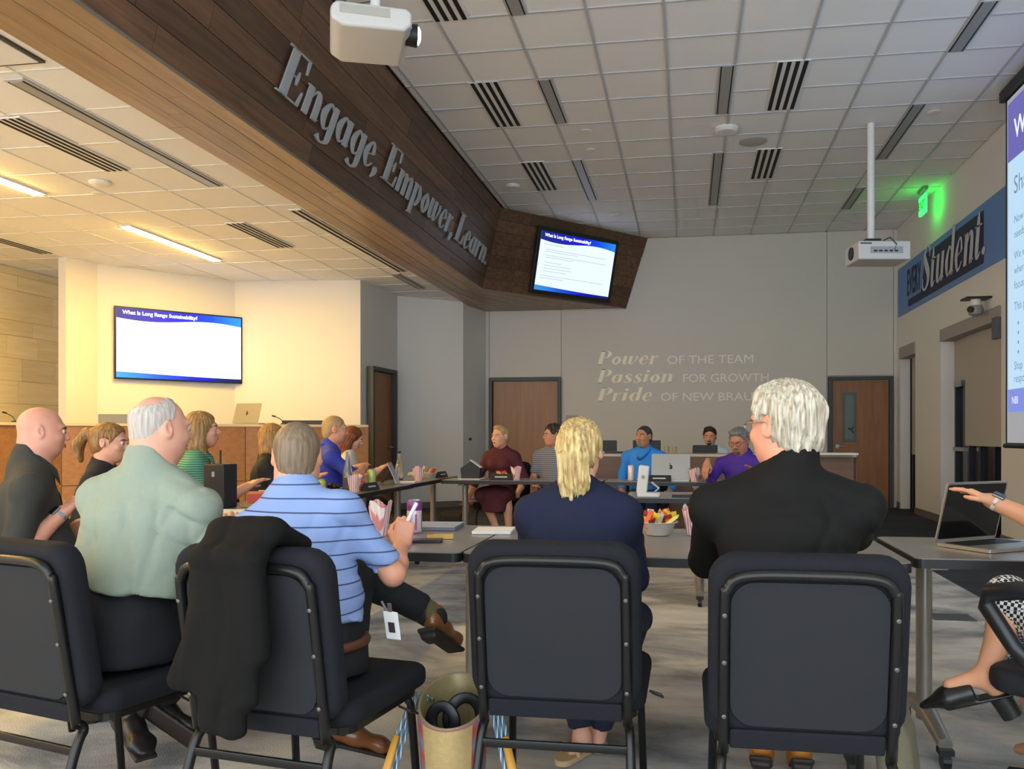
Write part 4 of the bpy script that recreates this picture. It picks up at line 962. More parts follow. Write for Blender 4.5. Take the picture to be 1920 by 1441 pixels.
def person(name, label, head, top, face, lean=6, side=0, hyaw=0, hpitch=0, skin='d9a98c', hair=None, haircol=('5a4330', '7a5c42'), shirt=None, sleeve='short', pants=None, shoe=None,
           wr=None, wl=None, sw=.185, belly=0., fat=0., res=1., seed=1, shirt_amp=.004, wrist_back=((0, 0, 1), (0, 0, 1)), hcurl=(.16, .16), legs=None, sole=True, skirt=None, collar=None, eyes=True, elbow=((.5, -.5, -1), (-.5, -.5, -1)),
           hdir=(None, None), brow=None, lip=None, bust=0., tw=0, shoes=True, jaw=1., chestw=1., hem=-.02, thumb=.5, neckl=.0, hsc=1., slv=.74, shoe_up=None, fdirs=None):
    """a seated figure facing `face` degrees (0 = towards +Y, positive turns left); head = (x, y) in the room, top = crown height"""
    cl_, sl = math.cos(R(lean)), math.sin(R(lean)); seat = .57
    s = (top - seat) / (.50 * cl_ + .155 + .118); d = V(math.sin(R(side)), sl, cl_); d = unit(d)
    pel = V(0, 0, seat); Nk = pel + .50 * s * d; hc = Nk + V(0, .035 + neckl, .155) * s
    cz, sz = math.cos(R(face)), math.sin(R(face)); off = V(hc[0] * cz - hc[1] * sz, hc[0] * sz + hc[1] * cz)
    root = empty(name, (head[0] - off[0], head[1] - off[1], 0), R(face), label, 'person')
    rt = root.location
    def loc(q):
        if q is None or not isinstance(q[0], str): return q
        v = at(*q[1:]) if q[0] == 'p' else Vector(q[1:]); x, y = v.x - rt.x, v.y - rt.y
        return (x * cz + y * sz, -x * sz + y * cz, v.z)
    wr, wl = loc(wr), loc(wl); legs = {k_: [loc(q) for q in v_] for k_, v_ in legs.items()} if legs else None
    ux = V(math.cos(R(tw)), math.sin(R(tw)), -math.sin(R(side)) * .9); ux = unit(ux)
    T = Frame(hc, rotm(hyaw, 0, 0) @ rotm(0, hpitch, 0), s * hsc)
    rs = .0042 * res; skm = skin_mat('skin_' + skin, skin)
    sh = {1: Nk - .082 * s * d + ux * sw * s, -1: Nk - .082 * s * d - ux * sw * s}
    # --- arms
    arm = {}
    for sx, wt, pl in ((1, wr, elbow[0]), (-1, wl, elbow[1])):
        W = V(*(wt if wt is not None else (sx * .13, .38, .835)))
        E_, W = ik(sh[sx], W, .285 * s, .255 * s, pl); arm[sx] = (E_, W)
    # --- body (skin): head and neck, forearms with hands, trunk under the clothes
    groups = [(head_prims(T, s * hsc, jaw, fat=fat) + [EC(T(0, -.025, -.05), Nk + V(0, -.005, -.02) * s, (1, 0, 0), ((.054 + fat) * s, (.056 + fat) * s), ((.064 + fat) * s, (.06 + fat) * s), .025 * s)], rs)]
    for i, sx in enumerate((1, -1)):
        E_, W = arm[sx]; dd_ = unit(W - E_) if hdir[i] is None else unit(V(*hdir[i]))
        if hdir[i] is None and W[2] < 1.1: dd_ = unit(V(dd_[0], dd_[1], max(dd_[2], .03)))
        ap = [RC(sh[sx] + (E_ - sh[sx]) * .35, E_, .046 * s, .040 * s, .02), RC(E_, E_ + (W - E_) * .35, .041 * s, .041 * s, .02), RC(E_ + (W - E_) * .35, W, .041 * s, .027 * s, .02)]
        groups.append((ap + hand_prims(W, dd_, wrist_back[i], sx * -1 if False else (-1 if sx > 0 else 1), hcurl[i], s * .98, thumb=thumb), rs * 1.1))
    seatcap = [((0, 0, .492), (0, 0, -1))]   # flesh flattens on the seat
    core = [EC(pel, pel + .22 * s * d, ux, (.14 * s, .1 * s), (.13 * s, .09 * s), caps=seatcap), EC(pel + .22 * s * d, Nk - .04 * s * d, ux, (.14 * s, .09 * s), (.12 * s, .075 * s))]
    # --- legs
    lg = {}
    for sx in (1, -1):
        hip = pel + V(sx * .09 * s, .03, -.04)
        if legs and legs.get(sx): kn, an, toe = [V(*q) for q in legs[sx]]
        else: kn = hip + V(sx * .05, .40, .03) * s; kn[2] = .52; an = V(kn[0] * 1.0, kn[1] - .12, .09); toe = an + V(sx * .03, .17, -.06)
        lg[sx] = (hip, kn, an, toe)
    bare = skirt is not None
    for sx in (1, -1):
        hip, kn, an, toe = lg[sx]
        core_l = [RC(hip, kn, .07 * s, .048 * s, .03, caps=seatcap), RC(kn, kn + (an - kn) * .35, .05 * s, .052 * s, .03), RC(kn + (an - kn) * .35, an, .052 * s, .032 * s, .02), RC(an, an + V(0, 0, -.004), .032 * s, .032 * s, .02)]
        if shoe is None: core_l += [RC(an, an + (toe - an) * .9, .034 * s, .022 * s, .02), RC(an, an + unit(V(*(an - toe)) * V(1, 1, 0)) * .035 + V(0, 0, -.045), .032 * s, .026 * s, .02)]
        groups.append((core_l, .009 * max(1, res)))
    groups.append((core, .016))
    sdf_obj('body', groups, skm, root)
    # --- shirt
    t_ = .012 * s; cw = chestw
    P = lambda f: pel + f * s * d
    pr = [EC(P(-.02), P(.16), ux, ((.165 + fat) * s * cw, (.125 + belly) * s), ((.155 + fat) * s * cw, (.118 + belly) * s), .05), EC(P(.16) + V(0, belly * .4, 0), P(.34), ux, ((.155 + fat) * s * cw, (.118 + belly) * s), (.17 * s * cw, .118 * s), .05),
          EC(P(.34), P(.45), ux, (.17 * s * cw, .115 * s), (.14 * s * cw, .085 * s), .05), RC(sh[1], sh[-1], .055 * s, .055 * s, .05)]
    for sx in (1, -1): pr.append(RC(Nk - .01 * s * d + ux * sx * .05 * s, sh[sx], .05 * s, .058 * s, .05))
    if bust: pr += [EL(P(.33) + ux * sx * .075 * s + V(0, .085 * s, 0), (.068 * s, .06 * s * bust, .065 * s), None, .04) for sx in (1, -1)]
    for sx in (1, -1):
        E_, W = arm[sx]; S_ = sh[sx]
        if sleeve == 'short':
            ad = unit(E_ - S_); en = S_ + (E_ - S_) * slv
            pr.append(RC(S_, E_, .056 * s, .060 * s, .04, caps=[(en, ad)]))
        elif sleeve == 'long':
            ad = unit(W - E_); en = E_ + (W - E_) * .93
            pr += [RC(S_, E_, .056 * s, .053 * s, .04), RC(E_, W, .054 * s, .042 * s, .02, caps=[(en, ad)])]
        elif sleeve == '34':
            ad = unit(W - E_); en = E_ + (W - E_) * .45
            pr += [RC(S_, E_, .064 * s, .053 * s, .03), RC(E_, W, .054 * s, .048 * s, .02, caps=[(en, ad)])]
    colz = {'stand': -.085, 'fold': -.112, 'low': -.13, None: -.12}[collar]
    pr.append(EC(Nk + V(0, -.012, .0) * s, T(0, -.03, colz + .003), (1, 0, 0), ((.074 + fat) * s, (.072 + fat) * s), ((.066 + fat) * s, (.066 + fat) * s), .03, caps=[(T(0, -.02, colz), T.M @ V(0, .55 if collar in (None, 'stand') else 1.25, .9))]))
    pr.append(CUT(P(hem), -d)); pr.append(CUT((0, 0, .49), (0, 0, -1)))
    sob = sdf_obj('shirt', [(pr, .0075 * max(.9, res))], shirt, root, folds(seed, shirt_amp * s, dirs=fdirs, fade=(Nk, .1 * s, .2 * s)))
    if collar == 'fold':
        cm = shirt; n_ = 28; mb = MB(); vs = []
        ah = {'fold': .036, 'stand': .05}[collar]; zc = colz + .006; fk = 1 + fat * 8; dr = .075 if collar == 'fold' else .03
        for i in range(n_):
            a = 2 * math.pi * i / n_; fr_ = max(0, math.cos(a)); dx, dy = math.sin(a), math.cos(a)   # a = 0 is the front
            fd_ = dr * fr_ ** 1.4; yo = -.022 + .014 * fr_
            vs += [T(dx * .064 * fk, yo + dy * .064 * fk, zc - .03 - fd_), T(dx * .068 * fk, yo + dy * .07 * fk, zc - fd_), T(dx * .073 * fk, yo + dy * .075 * fk, zc + .001 - fd_), T(dx * .088 * fk, yo + dy * .091 * fk, zc - ah - fd_ * 1.25 - .02 * fr_ ** 4), T(dx * .08 * fk, yo + dy * .083 * fk, zc - ah - fd_ * 1.25)]
        fs = [(5 * i + k, 5 * ((i + 1) % n_) + k, 5 * ((i + 1) % n_) + k + 1, 5 * i + k + 1) for i in range(n_) for k in range(4) if True]
        mb.add(vs, fs); mb.build('collar', cm, root, True)
    # --- trousers or skirt
    if skirt is not None:
        kr, kl = lg[1][1], lg[-1][1]; mid = (kr + kl) / 2
        pr = [EC(P(-.04), P(.1), ux, (.17 * s, .13 * s), (.15 * s, .12 * s), .04, caps=seatcap)] + [RC(lg[sx][0], lg[sx][1] + V(0, .02, -.01), .105 * s, .085 * s, .04, caps=seatcap) for sx in (1, -1)]
        pr += [EC(mid + V(0, -.02, .0), mid + V(0, .035, -.2), (1, 0, 0), (.15 * s, .09), (.13 * s, .07), .05, caps=[(mid + V(0, 0, -.18), (0, 0, -1))])]
        sdf_obj('skirt', [(pr, .011)], skirt, root, folds(seed + 5, .006))
    elif pants is not None:
        pr = [EC(P(-.08), P(.03), ux, ((.165 + fat) * s, (.13 + belly * .6) * s), ((.158 + fat) * s, (.122 + belly) * s), .05, caps=seatcap)]
        for sx in (1, -1):
            hip, kn, an, toe = lg[sx]; ad = unit(an - kn); hem = an - ad * .04
            pr += [RC(hip, kn, .096 * s, .068 * s, .035, caps=seatcap), RC(kn, an + ad * .05, .068 * s, .055 * s, .025, caps=[(hem, ad)])]
        sdf_obj('trousers', [(pr, .0095 * max(1, res))], pants, root, folds(seed + 3, .004))
    if shoe is not None and shoes:
        for sx in (1, -1): shoe_obj(root, lg[sx][2], lg[sx][3], shoe, s, up=(shoe_up or {}).get(sx))
    if hair: hair_obj(root, T, hair, hair_mat('hair_%s_%s' % haircol, *haircol), s * hsc, .0042 * res, seed)
    # --- face details
    if eyes:
        ew = mat('eye_white', 'e6e0d8', .3, var=.01); ei = mat('iris_dark', '2a1c14', .25)
        for sx in (-1, 1):
            b_ = MB().lathe([(.0001, -.011), (.0075, -.008), (.0108, 0), (.0075, .008), (.0001, .011)], n=12); eo = b_.xf(Matrix.Translation(Vector(T(sx * .031, .0812, .006))) @ Matrix(T.M).to_4x4()).build('eye', ew, root, True)
            MB().lathe([(.0001, .0125), (.005, .0115), (.0055, .009)], n=12).xf(Matrix.Translation(Vector(T(sx * .031, .0812, .006))) @ Matrix(T.M @ rotm(0, -90 - 8)).to_4x4()).build('iris', ei, eo, True)
        bm2 = hair_mat('brow_%s' % (brow or haircol[0]), brow or haircol[0], brow or haircol[0])
        for sx in (-1, 1): MB().tube([T(sx * .014, .0955, .024), T(sx * .03, .0945, .0285), T(sx * .048, .082, .025)], [.003, .0042, .002], 6).build('eyebrow', bm2, root, True)
        lipm = skin_mat('lip_%s' % (lip or 'b06a5c'), lip or 'b06a5c')
        MB().tube([T(-.021, .086, -.058), T(-.008, .0975, -.0545), T(0, .0985, -.0555), T(.008, .0975, -.0545), T(.021, .086, -.058)], [.0012, .0036, .0036, .0036, .0012], 6).tube([T(-.019, .087, -.06), T(0, .0985, -.0655), T(.019, .087, -.06)], [.0012, .0042, .0012], 6).build('lips', lipm, root, True)
    return dict(root=root, loc=loc, T=T, arm=arm, s=s, P=P, Nk=Nk, sh=sh, lg=lg, d=d)
def shoe_obj(root, an, toe, m, s=1., sole='2a211b', up=None):
    an, toe = V(*an), V(*toe); f = unit(toe - an - V(0, 0, (toe - an)[2]) * 0); 
    fl = unit(V(toe[0] - an[0], toe[1] - an[1], (toe[2] - (an[2] - .055)))); upv = unit(np.cross(np.cross(fl, V(0, 0, 1)), fl)) * 1.; sd = np.cross(fl, upv)
    if up is not None: fl = unit(toe - an); upv = unit(V(*up) - fl * (V(*up) @ fl)); sd = np.cross(fl, upv)
    M = np.stack([sd, fl, upv], 1); hl = an - upv * .055 - fl * .04
    p = lambda x, y, z: hl + M @ V(x, y, z)
    pr = [EC(p(0, .03, .02), p(0, .1, .022), sd, (.033 * s, .035 * s), (.038 * s, .036 * s), .03), EC(p(0, .1, .02), p(0, .2, .012), sd, (.04 * s, .036 * s), (.044 * s, .026 * s), .03), EC(p(0, .2, .012), p(0, .245, .008), sd, (.044 * s, .026 * s), (.03 * s, .016 * s), .03), EC(p(0, .03, .03), p(0, .04, .075), sd, (.033 * s, .045 * s), (.038 * s, .05 * s), .02, caps=[(p(0, 0, .082), upv)])]
    ob = sdf_obj('shoe', [(pr, .006)], m, root)
    sp_ = [BXF(p(0, .11, -.016), (.04 * s, .145, .008), M, .006, .01), BXF(p(0, .015, -.03), (.033 * s, .035, .014), M, .005, .01)]
    sdf_obj('sole', [(sp_, .006)], mat('shoe_sole_' + sole, sole, .6), ob)
    return ob
def badge(root, p, tilt=0, yaw=0, w_=.06, h_=.09, strap=None):
    o = MB().box((0, 0, 0), (w_, .003, h_)).build('name_badge', mat('badge_white', 'e8e8e6', .4), root, bevel=.002, seg=1); o.location = p; o.rotation_euler = (R(tilt), 0, R(yaw))
    MB().box((0, .0025, -.005), (w_ * .42, .002, h_ * .36)).build('badge_photo', mat('badge_photo', '3a3432', .5), o)
    MB().box((0, -.0025, -.005), (w_ * .42, .002, h_ * .36)).build('badge_photo', mat('badge_photo', '3a3432', .5), o)
    MB().box((0, 0, h_ / 2 + .012), (.012, .004, .025)).build('badge_clip', steel, o)
    return o
def glasses(root, T, m, r=.022):
    mb = MB()
    for sx in (-1, 1):
        mb.tube([T(sx * .032 + r * 1.15 * math.cos(a), .102 - .004 * abs(math.cos(a)), .004 + r * .8 * math.sin(a)) for a in [2 * math.pi * k / 16 for k in range(16)]], .0018, 6, closed=True)
        mb.tube([T(sx * .057, .1, .01), T(sx * .076, .06, .012), T(sx * .084, -.0, .012), T(sx * .082, -.022, .0)], .0018, 6)
    mb.tube([T(-.008, .103, .008), T(0, .106, .01), T(.008, .103, .008)], .0016, 6)
    mb.build('glasses', m, root, True)

def beard(root, T, m, s, full=True, res=.005):
    M = T.M; e = lambda c, r, k=.012, op='u': EL(T(*c), V(*r) * s, M, k * s, op)
    pr = [e((0, .056, -.088), (.04 if full else .03, .034, .03)), e((0, .07, -.068), (.032, .026, .026)), e((0, .09, -.047), (.028, .013, .0065), .006)]
    if full: pr += [e((sx * .05, .02, -.062), (.016, .035, .035), .02) for sx in (-1, 1)]
    pr += [e((0, .1, -.059), (.017, .02, .0065), .004, 's')]
    sdf_obj('beard', [(pr, res)], m, root, strand_disp(T, .0012, 30))
def watch(root, W, d, band, r=.031, face_up=(0, 0, 1)):
    W, d = V(*W), unit(V(*d)); n = unit(V(*face_up) - d * (V(*face_up) @ d)); x = np.cross(d, n)
    o = MB().tube([W + (x * math.cos(a) + n * math.sin(a) * .85) * r for a in [2 * math.pi * k / 20 for k in range(20)]], .008, 8, .35, True, up=tuple(n)).build('watch_strap', band, root, True)
    Mx = Matrix(np.stack([x, d, n], 1)).to_4x4(); Mx.translation = Vector(W + n * r * .92)
    MB().box((0, 0, 0), (.036, .042, .011)).xf(Mx).build('watch_case', mat('watch_metal', '8f8d88', .3, .8), o, bevel=.004)
    MB().box((0, 0, .006), (.03, .036, .002)).xf(Mx).build('watch_glass', mat('watch_glass', '0c0c10', .1), o)
# ------------------------------------------------------------------ the people round the tables
blackp = mat('trouser_black', '111113', .8, var=.12, scale=60, bump=.15, bscale=400)
navyp = mat('trouser_navy', '20263a', .85, var=.1, scale=60, bump=.15, bscale=400)
khaki = mat('trouser_khaki', 'a08a5e', .85, var=.08, scale=60, bump=.15, bscale=400)
brownshoe = mat('shoe_brown', '7c4a26', .3, var=.15, scale=12, coat=.3)
blackshoe = mat('shoe_black', '181614', .4, var=.1)
sage = mat('shirt_sage', '8f9987', .85, var=.05, scale=60, bump=.15, bscale=500, spec=.2)
polo = band_mat('polo_blue_striped', '869cc8', '3c4868', 2, .0405, .0042)
navyk = mat('knit_navy', '23273a', .9, var=.08, scale=80, bump=.2, bscale=500, spec=.15)
blackj = mat('jacket_black', '110f0d', .8, var=.1, scale=50, bump=.12, bscale=400, spec=.25)
greyp = mat('polo_charcoal', '37362f', .9, var=.1, scale=80, bump=.2, bscale=500)
greens = band_mat('polo_green_striped', '3f7a5e', '86b8a0', 2, .0145, .0035)
royal = mat('polo_royal', '2b3aa8', .75, var=.06, scale=60, bump=.15, bscale=500)
maroon = mat('dress_maroon', '4d1420', .8, var=.1, scale=40, bump=.12, bscale=400)
greyst = band_mat('shirt_grey_striped', '8d8d92', '5a5c66', 2, .022, .008)
azure = mat('shirt_azure', '2f86dc', .75, var=.05, scale=60, bump=.12, bscale=500)
pale = mat('shirt_pale_blue', 'c4d4e4', .8, var=.04, scale=60, bump=.12, bscale=500)
purple = mat('shirt_purple', '43218c', .75, var=.06, scale=60, bump=.12, bscale=500)
gingham = check_mat('dress_gingham', 'e4e2dc', '1c1c20', .011)

# man in the sage shirt
p = person('person', 'white-haired man in a sage green shirt seen from behind, seated at left', (-1.69, 2.50), 1.318, -6, hsc=.9, lean=13, side=4, hyaw=-26, hpitch=-4, skin='d8a48a', hair='thin', haircol=('a89a8c', 'c8bfb4'), shirt=sage, sleeve='long', pants=blackp, shoe=blackshoe,
           wr=('p', 432, 1008, 2.82), wl=(-.12, .34, .80), sw=.188, belly=.05, fat=.014, seed=3, fdirs=[(48, 0, 12), (34, 10, -42), (26, 0, 58), (60, 8, -8)], shirt_amp=.013, hem=.12, collar='fold', chestw=1.17, elbow=((.5, -.5, -1), (-.35, -.2, -1)),
           legs={1: [('p', 395, 1190, 2.95), ('p', 300, 1310, 3.16), ('p', 402, 1380, 3.14)], -1: [('p', 215, 1180, 3.0), ('p', 240, 1330, 3.1), ('p', 262, 1392, 3.02)]}, shoe_up={1: (-.2, 1, .35)})
# man in the striped polo
p = person('person', 'man in a light blue striped polo seen from behind, one leg crossed', (-1.2, 2.46), 1.232, -4, lean=12, side=-15, hyaw=26, hpitch=-3, skin='d99f80', hair='crop', haircol=('6e5a44', '8a765e'), shirt=polo, sleeve='short', pants=blackp, shoe=brownshoe,
           wr=('p', 752, 1022, 2.80), wl=('p', 520, 985, 3.1), sw=.19, belly=.045, fat=.014, seed=8, fdirs=[(30, 0, 40), (-26, 6, 44), (12, 0, 62), (48, 8, -20)], shirt_amp=.011, hem=.03, collar='fold', chestw=1.12, elbow=((.7, -.2, -1), (-.6, -.3, -1)), hdir=((.12, .25, 1), None), wrist_back=((.5, -1, .2), (0, 0, 1)), hcurl=(.85, .5), slv=.86,
           legs={1: [('p', 668, 1078, 2.82), ('p', 815, 1152, 2.9), ('p', 864, 1190, 3.12)], -1: [('p', 600, 1150, 2.98), ('p', 640, 1352, 2.86), ('p', 722, 1402, 2.92)]}, shoe_up={1: (-.15, -.35, .9)})
badge(p['root'], p['loc'](('p', 735, 1172, 2.42)), 12, -12, .05, .085)
MB().tube([p['loc'](('p', 716, 1128, 2.5)), p['loc'](('p', 726, 1146, 2.44))], .004, 6).build('badge_reel', steel, p['root'])
MB().tube([p['P'](.01) + V(.166 * math.cos(a), .152 * math.sin(a), 0) for a in [2 * math.pi * k / 28 for k in range(28)]], .015, 8, 1., True).build('belt', mat('belt_brown', '5a3520', .45), p['root'], True)
l_ = p['lg'][1]; sdf_obj('sock', [([RC(l_[1] + (l_[2] - l_[1]) * .72, l_[2] + V(0, 0, -.01), .047, .044, .01)], .006)], band_mat('sock_argyle', '2c2622', '5f5a3c', 0, .06, .028), p['root'])
l_ = p['lg'][-1]; sdf_obj('sock', [([RC(l_[1] + (l_[2] - l_[1]) * .72, l_[2] + V(0, 0, -.01), .047, .044, .01)], .006)], MC['sock_argyle'], p['root'])
striped = p
# blonde woman in navy
p = person('person', 'blonde woman with low ponytail in a navy top seen from behind', (-.35, 2.74), 1.232, 0, lean=11, hyaw=-4, hpitch=-6, skin='dfae92', hair='lowpony', haircol=('98763e', 'dfc588'), shirt=navyk, sleeve='long', pants=navyp, shoe=None,
           wr=(.16, .36, .835), wl=(-.17, .36, .835), sw=.17, fat=.002, belly=.02, seed=12, shirt_amp=.005, chestw=1.08, collar='low', elbow=((.12, -.3, -1), (-.12, -.3, -1)),
           legs={1: [(.16, .42, .52), ('p', 1120, 1372, 3.2), ('p', 1118, 1418, 3.24)], -1: [(-.12, .44, .52), ('p', 1092, 1380, 3.12), ('p', 1068, 1425, 3.05)]})
for sx in (1, -1):
    l_ = p['lg'][sx]; c_ = (l_[2] + l_[3]) / 2
    o = MB().prism([(x * .75, y * .9) for x, y in rbox_poly(-.045, -.13, .045, .13, .044)], 0, .022).build('sandal_sole', mat('sandal_tan', 'c2a67a', .6), p['root'], bevel=.004); dv = l_[3] - l_[2]; o.location = (c_[0], c_[1], max(.004, c_[2] - .075)); o.rotation_euler = (0, 0, math.atan2(dv[1], dv[0]) - math.pi / 2)
    MB().tube([(-.04, .04, .02), (-.025, .045, .06), (.025, .045, .06), (.04, .04, .02)], .009, 6).build('sandal_strap', MC['sandal_tan'], o, True)
# white-haired man in black
p = person('person', 'white-haired man with glasses in a black jacket seen from behind', (.275, 2.50), 1.322, -2, lean=11, hyaw=44, hpitch=-2, skin='dd9f82', hair='fluffy', haircol=('8f8268', 'd8cfba'), shirt=blackj, sleeve='long', pants=khaki, shoe=mat('shoe_tan', 'b8742c', .4, var=.12, scale=14),
           wr=('p', 1580, 1008, 2.84), wl=('p', 1370, 1008, 2.84), sw=.205, belly=.03, fat=.006, seed=21, fdirs=[(22, 0, 46), (-20, 6, 50), (50, 0, 12), (36, 8, -30)], shirt_amp=.009, chestw=1.12, collar='stand', elbow=((.5, -.25, -1), (-.5, -.25, -1)),
           legs={1: [(.16, .44, .52), ('p', 1500, 1392, 3.0), ('p', 1490, 1440, 3.2)], -1: [(-.14, .44, .52), ('p', 1428, 1388, 3.0), ('p', 1432, 1440, 3.2)]}, hsc=1.04)
glasses(p['root'], p['T'], mat('wire_frame', 'b0a898', .3, .8))
for sx in (1, -1):
    l_ = p['lg'][sx]; sdf_obj('sock', [([RC(l_[1] + (l_[2] - l_[1]) * .66, l_[2], .046, .04, .01)], .007)], mat('sock_grey', '8d8a80', .9), p['root'])
# bald man at the left edge
q = at(80, 830, 3.5)
p = person('person', 'bald man in a dark charcoal polo in profile at the left edge', (q.x, q.y), 1.308, -50, hsc=.9, lean=9, hyaw=0, hpitch=-4, skin='d49a80', hair=None, haircol=('4a3a30', '4a3a30'), shirt=greyp, sleeve='short', pants=blackp, shoe=blackshoe,
           wr=('p', 116, 962, 3.42), wl=(-.08, .36, .85), sw=.2, belly=.07, fat=.014, seed=31, shirt_amp=.005, collar='fold', chestw=1.1, elbow=((.5, -1, -.25), (-.6, -.5, -1)), slv=.8, jaw=1.15, res=1.1)
E_, W_2 = p['arm'][1]; watch(p['root'], W_2 - unit(W_2 - E_) * .012, W_2 - E_, mat('watch_band_grey', '8c8f94', .5))
MB().box((0, 0, 0), (.035, .002, .035)).build('chest_logo', mat('logo_white', 'd8d8d4', .6), p['root'], loc=p['P'](.33) + V(-.075, .137, .0))
chair_for(p, 'charcoal chair under the bald man at the left edge', -.02)
# ponytail woman
q = at(206, 828, 4.5)
p = person('person', 'woman with a honey brown ponytail behind the man in the sage shirt', (q.x, q.y), 1.245, -68, lean=8, hyaw=-8, hpitch=-6, skin='d9a284', hair='pony', haircol=('6a4826', 'a87c46'), shirt=mat('top_black', '1d1d20', .85), sleeve='short', pants=blackp, shoe=blackshoe, sw=.165, seed=33, bust=1., res=1.3, chestw=.95)
chair_for(p, 'charcoal chair under the woman with the ponytail')
# woman in the green polo
q = at(378, 812, 5.45)
p = person('person', 'woman with long light brown hair in a green striped polo', (q.x, q.y), 1.332, -58, lean=4, hyaw=-4, hpitch=2, skin='dba488', hair='long', haircol=('7d5a34', 'b08a54'), shirt=greens, sleeve='short', pants=navyp, shoe=blackshoe, wr=(.1, .33, .84), wl=(-.1, .36, .84), sw=.165, seed=35, bust=1.15, belly=.02, res=1.3, chestw=.98, collar='fold', shirt_amp=.003, lip='b4605a')
badge(p['root'], tuple(p['P'](.2) + V(.06, .155, .0)), -6, 14, .06, .1)
chair_for(p, 'charcoal chair under the woman in the green striped polo')
# woman in the black blazer
q = at(512, 832, 6.4)
p = person('person', 'woman with long sandy hair in a black blazer, half hidden by the striped polo man', (q.x, q.y), 1.268, -66, lean=6, hyaw=-6, skin='d9a284', hair='long', haircol=('80592e', 'b58a50'), shirt=mat('blazer_black', '1b1a1a', .8), sleeve='long', pants=blackp, shoe=blackshoe, sw=.165, seed=37, bust=1., res=1.4, shirt_amp=.003, wr=(.1, .36, .84), wl=(-.12, .36, .84))
chair_for(p, 'charcoal chair under the woman in the black blazer')
# man in royal blue
q = at(628, 808, 7.35)
p = person('person', 'sandy-haired man in a royal blue polo at the left row of tables', (q.x, q.y), 1.348, -62, lean=8, hyaw=0, hpitch=-6, skin='d99c7c', hair='crop', haircol=('9a7a50', 'bc9c6c'), shirt=royal, sleeve='short', pants=blackp, shoe=blackshoe, sw=.195, belly=.04, seed=39, res=1.4, collar='fold', shirt_amp=.003, wr=(.06, .34, .90), elbow=((.9, -.4, -.25), (-.9, -.4, -.25)), wl=(-.14, .34, .90), chestw=1.05, slv=.8)
chair_for(p, 'charcoal chair under the man in the royal blue polo', -.0)
# red-haired woman
q = at(661, 834, 8.05)
p = person('person', 'red-haired woman looking down beside the man in royal blue', (q.x, q.y), 1.262, -64, lean=12, hyaw=-6, hpitch=-22, skin='e0b096', hair='long', haircol=('5e2f18', '8a4a26'), shirt=mat('top_white', 'c9c4bc', .85), sleeve='short', pants=navyp, shoe=blackshoe, sw=.16, seed=41, bust=1., res=1.5, wr=(.06, .36, .84), wl=(-.1, .36, .84))
chair_for(p, 'charcoal chair under the red-haired woman')
# woman in maroon
q = at(938, 826, 8.98)
p = person('person', 'woman in a dark maroon dress facing the camera at the far table', (q.x, q.y), 1.272, 172, lean=5, hyaw=-22, hpitch=0, skin='dda88a', hair='updo', haircol=('8f7448', 'c4aa78'), shirt=maroon, sleeve='34', skirt=maroon, shoe=mat('shoe_nude', 'b08060', .5), sw=.165, bust=1.05, seed=43, res=1.4, collar='low', shirt_amp=.003,
           wr=('p', 872, 945, 9.0), wl=('p', 968, 930, 8.8), elbow=((.6, -.3, -.6), (-.8, -.2, -1)), hdir=((0, 0, -1), None), lip='a8524c', hsc=1.08,
           legs={1: [('p', 905, 925, 8.42), ('p', 935, 1000, 8.5), ('p', 928, 1020, 8.35)], -1: [('p', 950, 925, 8.4), ('p', 955, 1002, 8.5), ('p', 965, 1020, 8.33)]})
chair_for(p, 'charcoal chair under the woman in the maroon dress')
# person in grey stripes
q = at(1037, 828, 9.02)
p = person('person', 'dark curly-haired person with glasses in a grey striped shirt behind the blonde woman', (q.x, q.y), 1.288, 176, lean=4, hyaw=-55, skin='cf9474', hair='curly', haircol=('2c2420', '4a4038'), shirt=greyst, sleeve='short', pants=navyp, shoe=blackshoe, sw=.18, seed=45, belly=.03, res=1.5, wr=(.14, .30, .66), wl=(-.14, .30, .66), hsc=1.06)
glasses(p['root'], p['T'], mat('wire_frame', 'b0a898', .3, .8))
chair_for(p, 'charcoal chair under the person in the grey striped shirt')
# man in bright blue
q = at(1207, 822, 8.98)
p = person('person', 'man with a grey goatee in a bright blue shirt facing the camera', (q.x, q.y), 1.272, 174, lean=3, hyaw=-24, hpitch=2, skin='c08a66', hair='crop', haircol=('2a2624', '4a4642'), shirt=azure, sleeve='long', pants=navyp, shoe=blackshoe, sw=.205, belly=.04, seed=47, res=1.3, collar='fold', shirt_amp=.004, chestw=1.1, wr=('p', 1165, 922, 8.72), wl=('p', 1256, 922, 8.72), elbow=((1, -.3, -.4), (-1, -.3, -.4)), hsc=1.08, lip='8a5044')
beard(p['root'], p['T'], hair_mat('goatee_grey', '6f6a64', '9a948c'), p['s'] * 1.08, False)
badge(p['root'], tuple(p['P'](.24) + V(-.02, .172, 0)), -4, 0, .062, .1)
chair_for(p, 'charcoal chair under the man in the bright blue shirt')
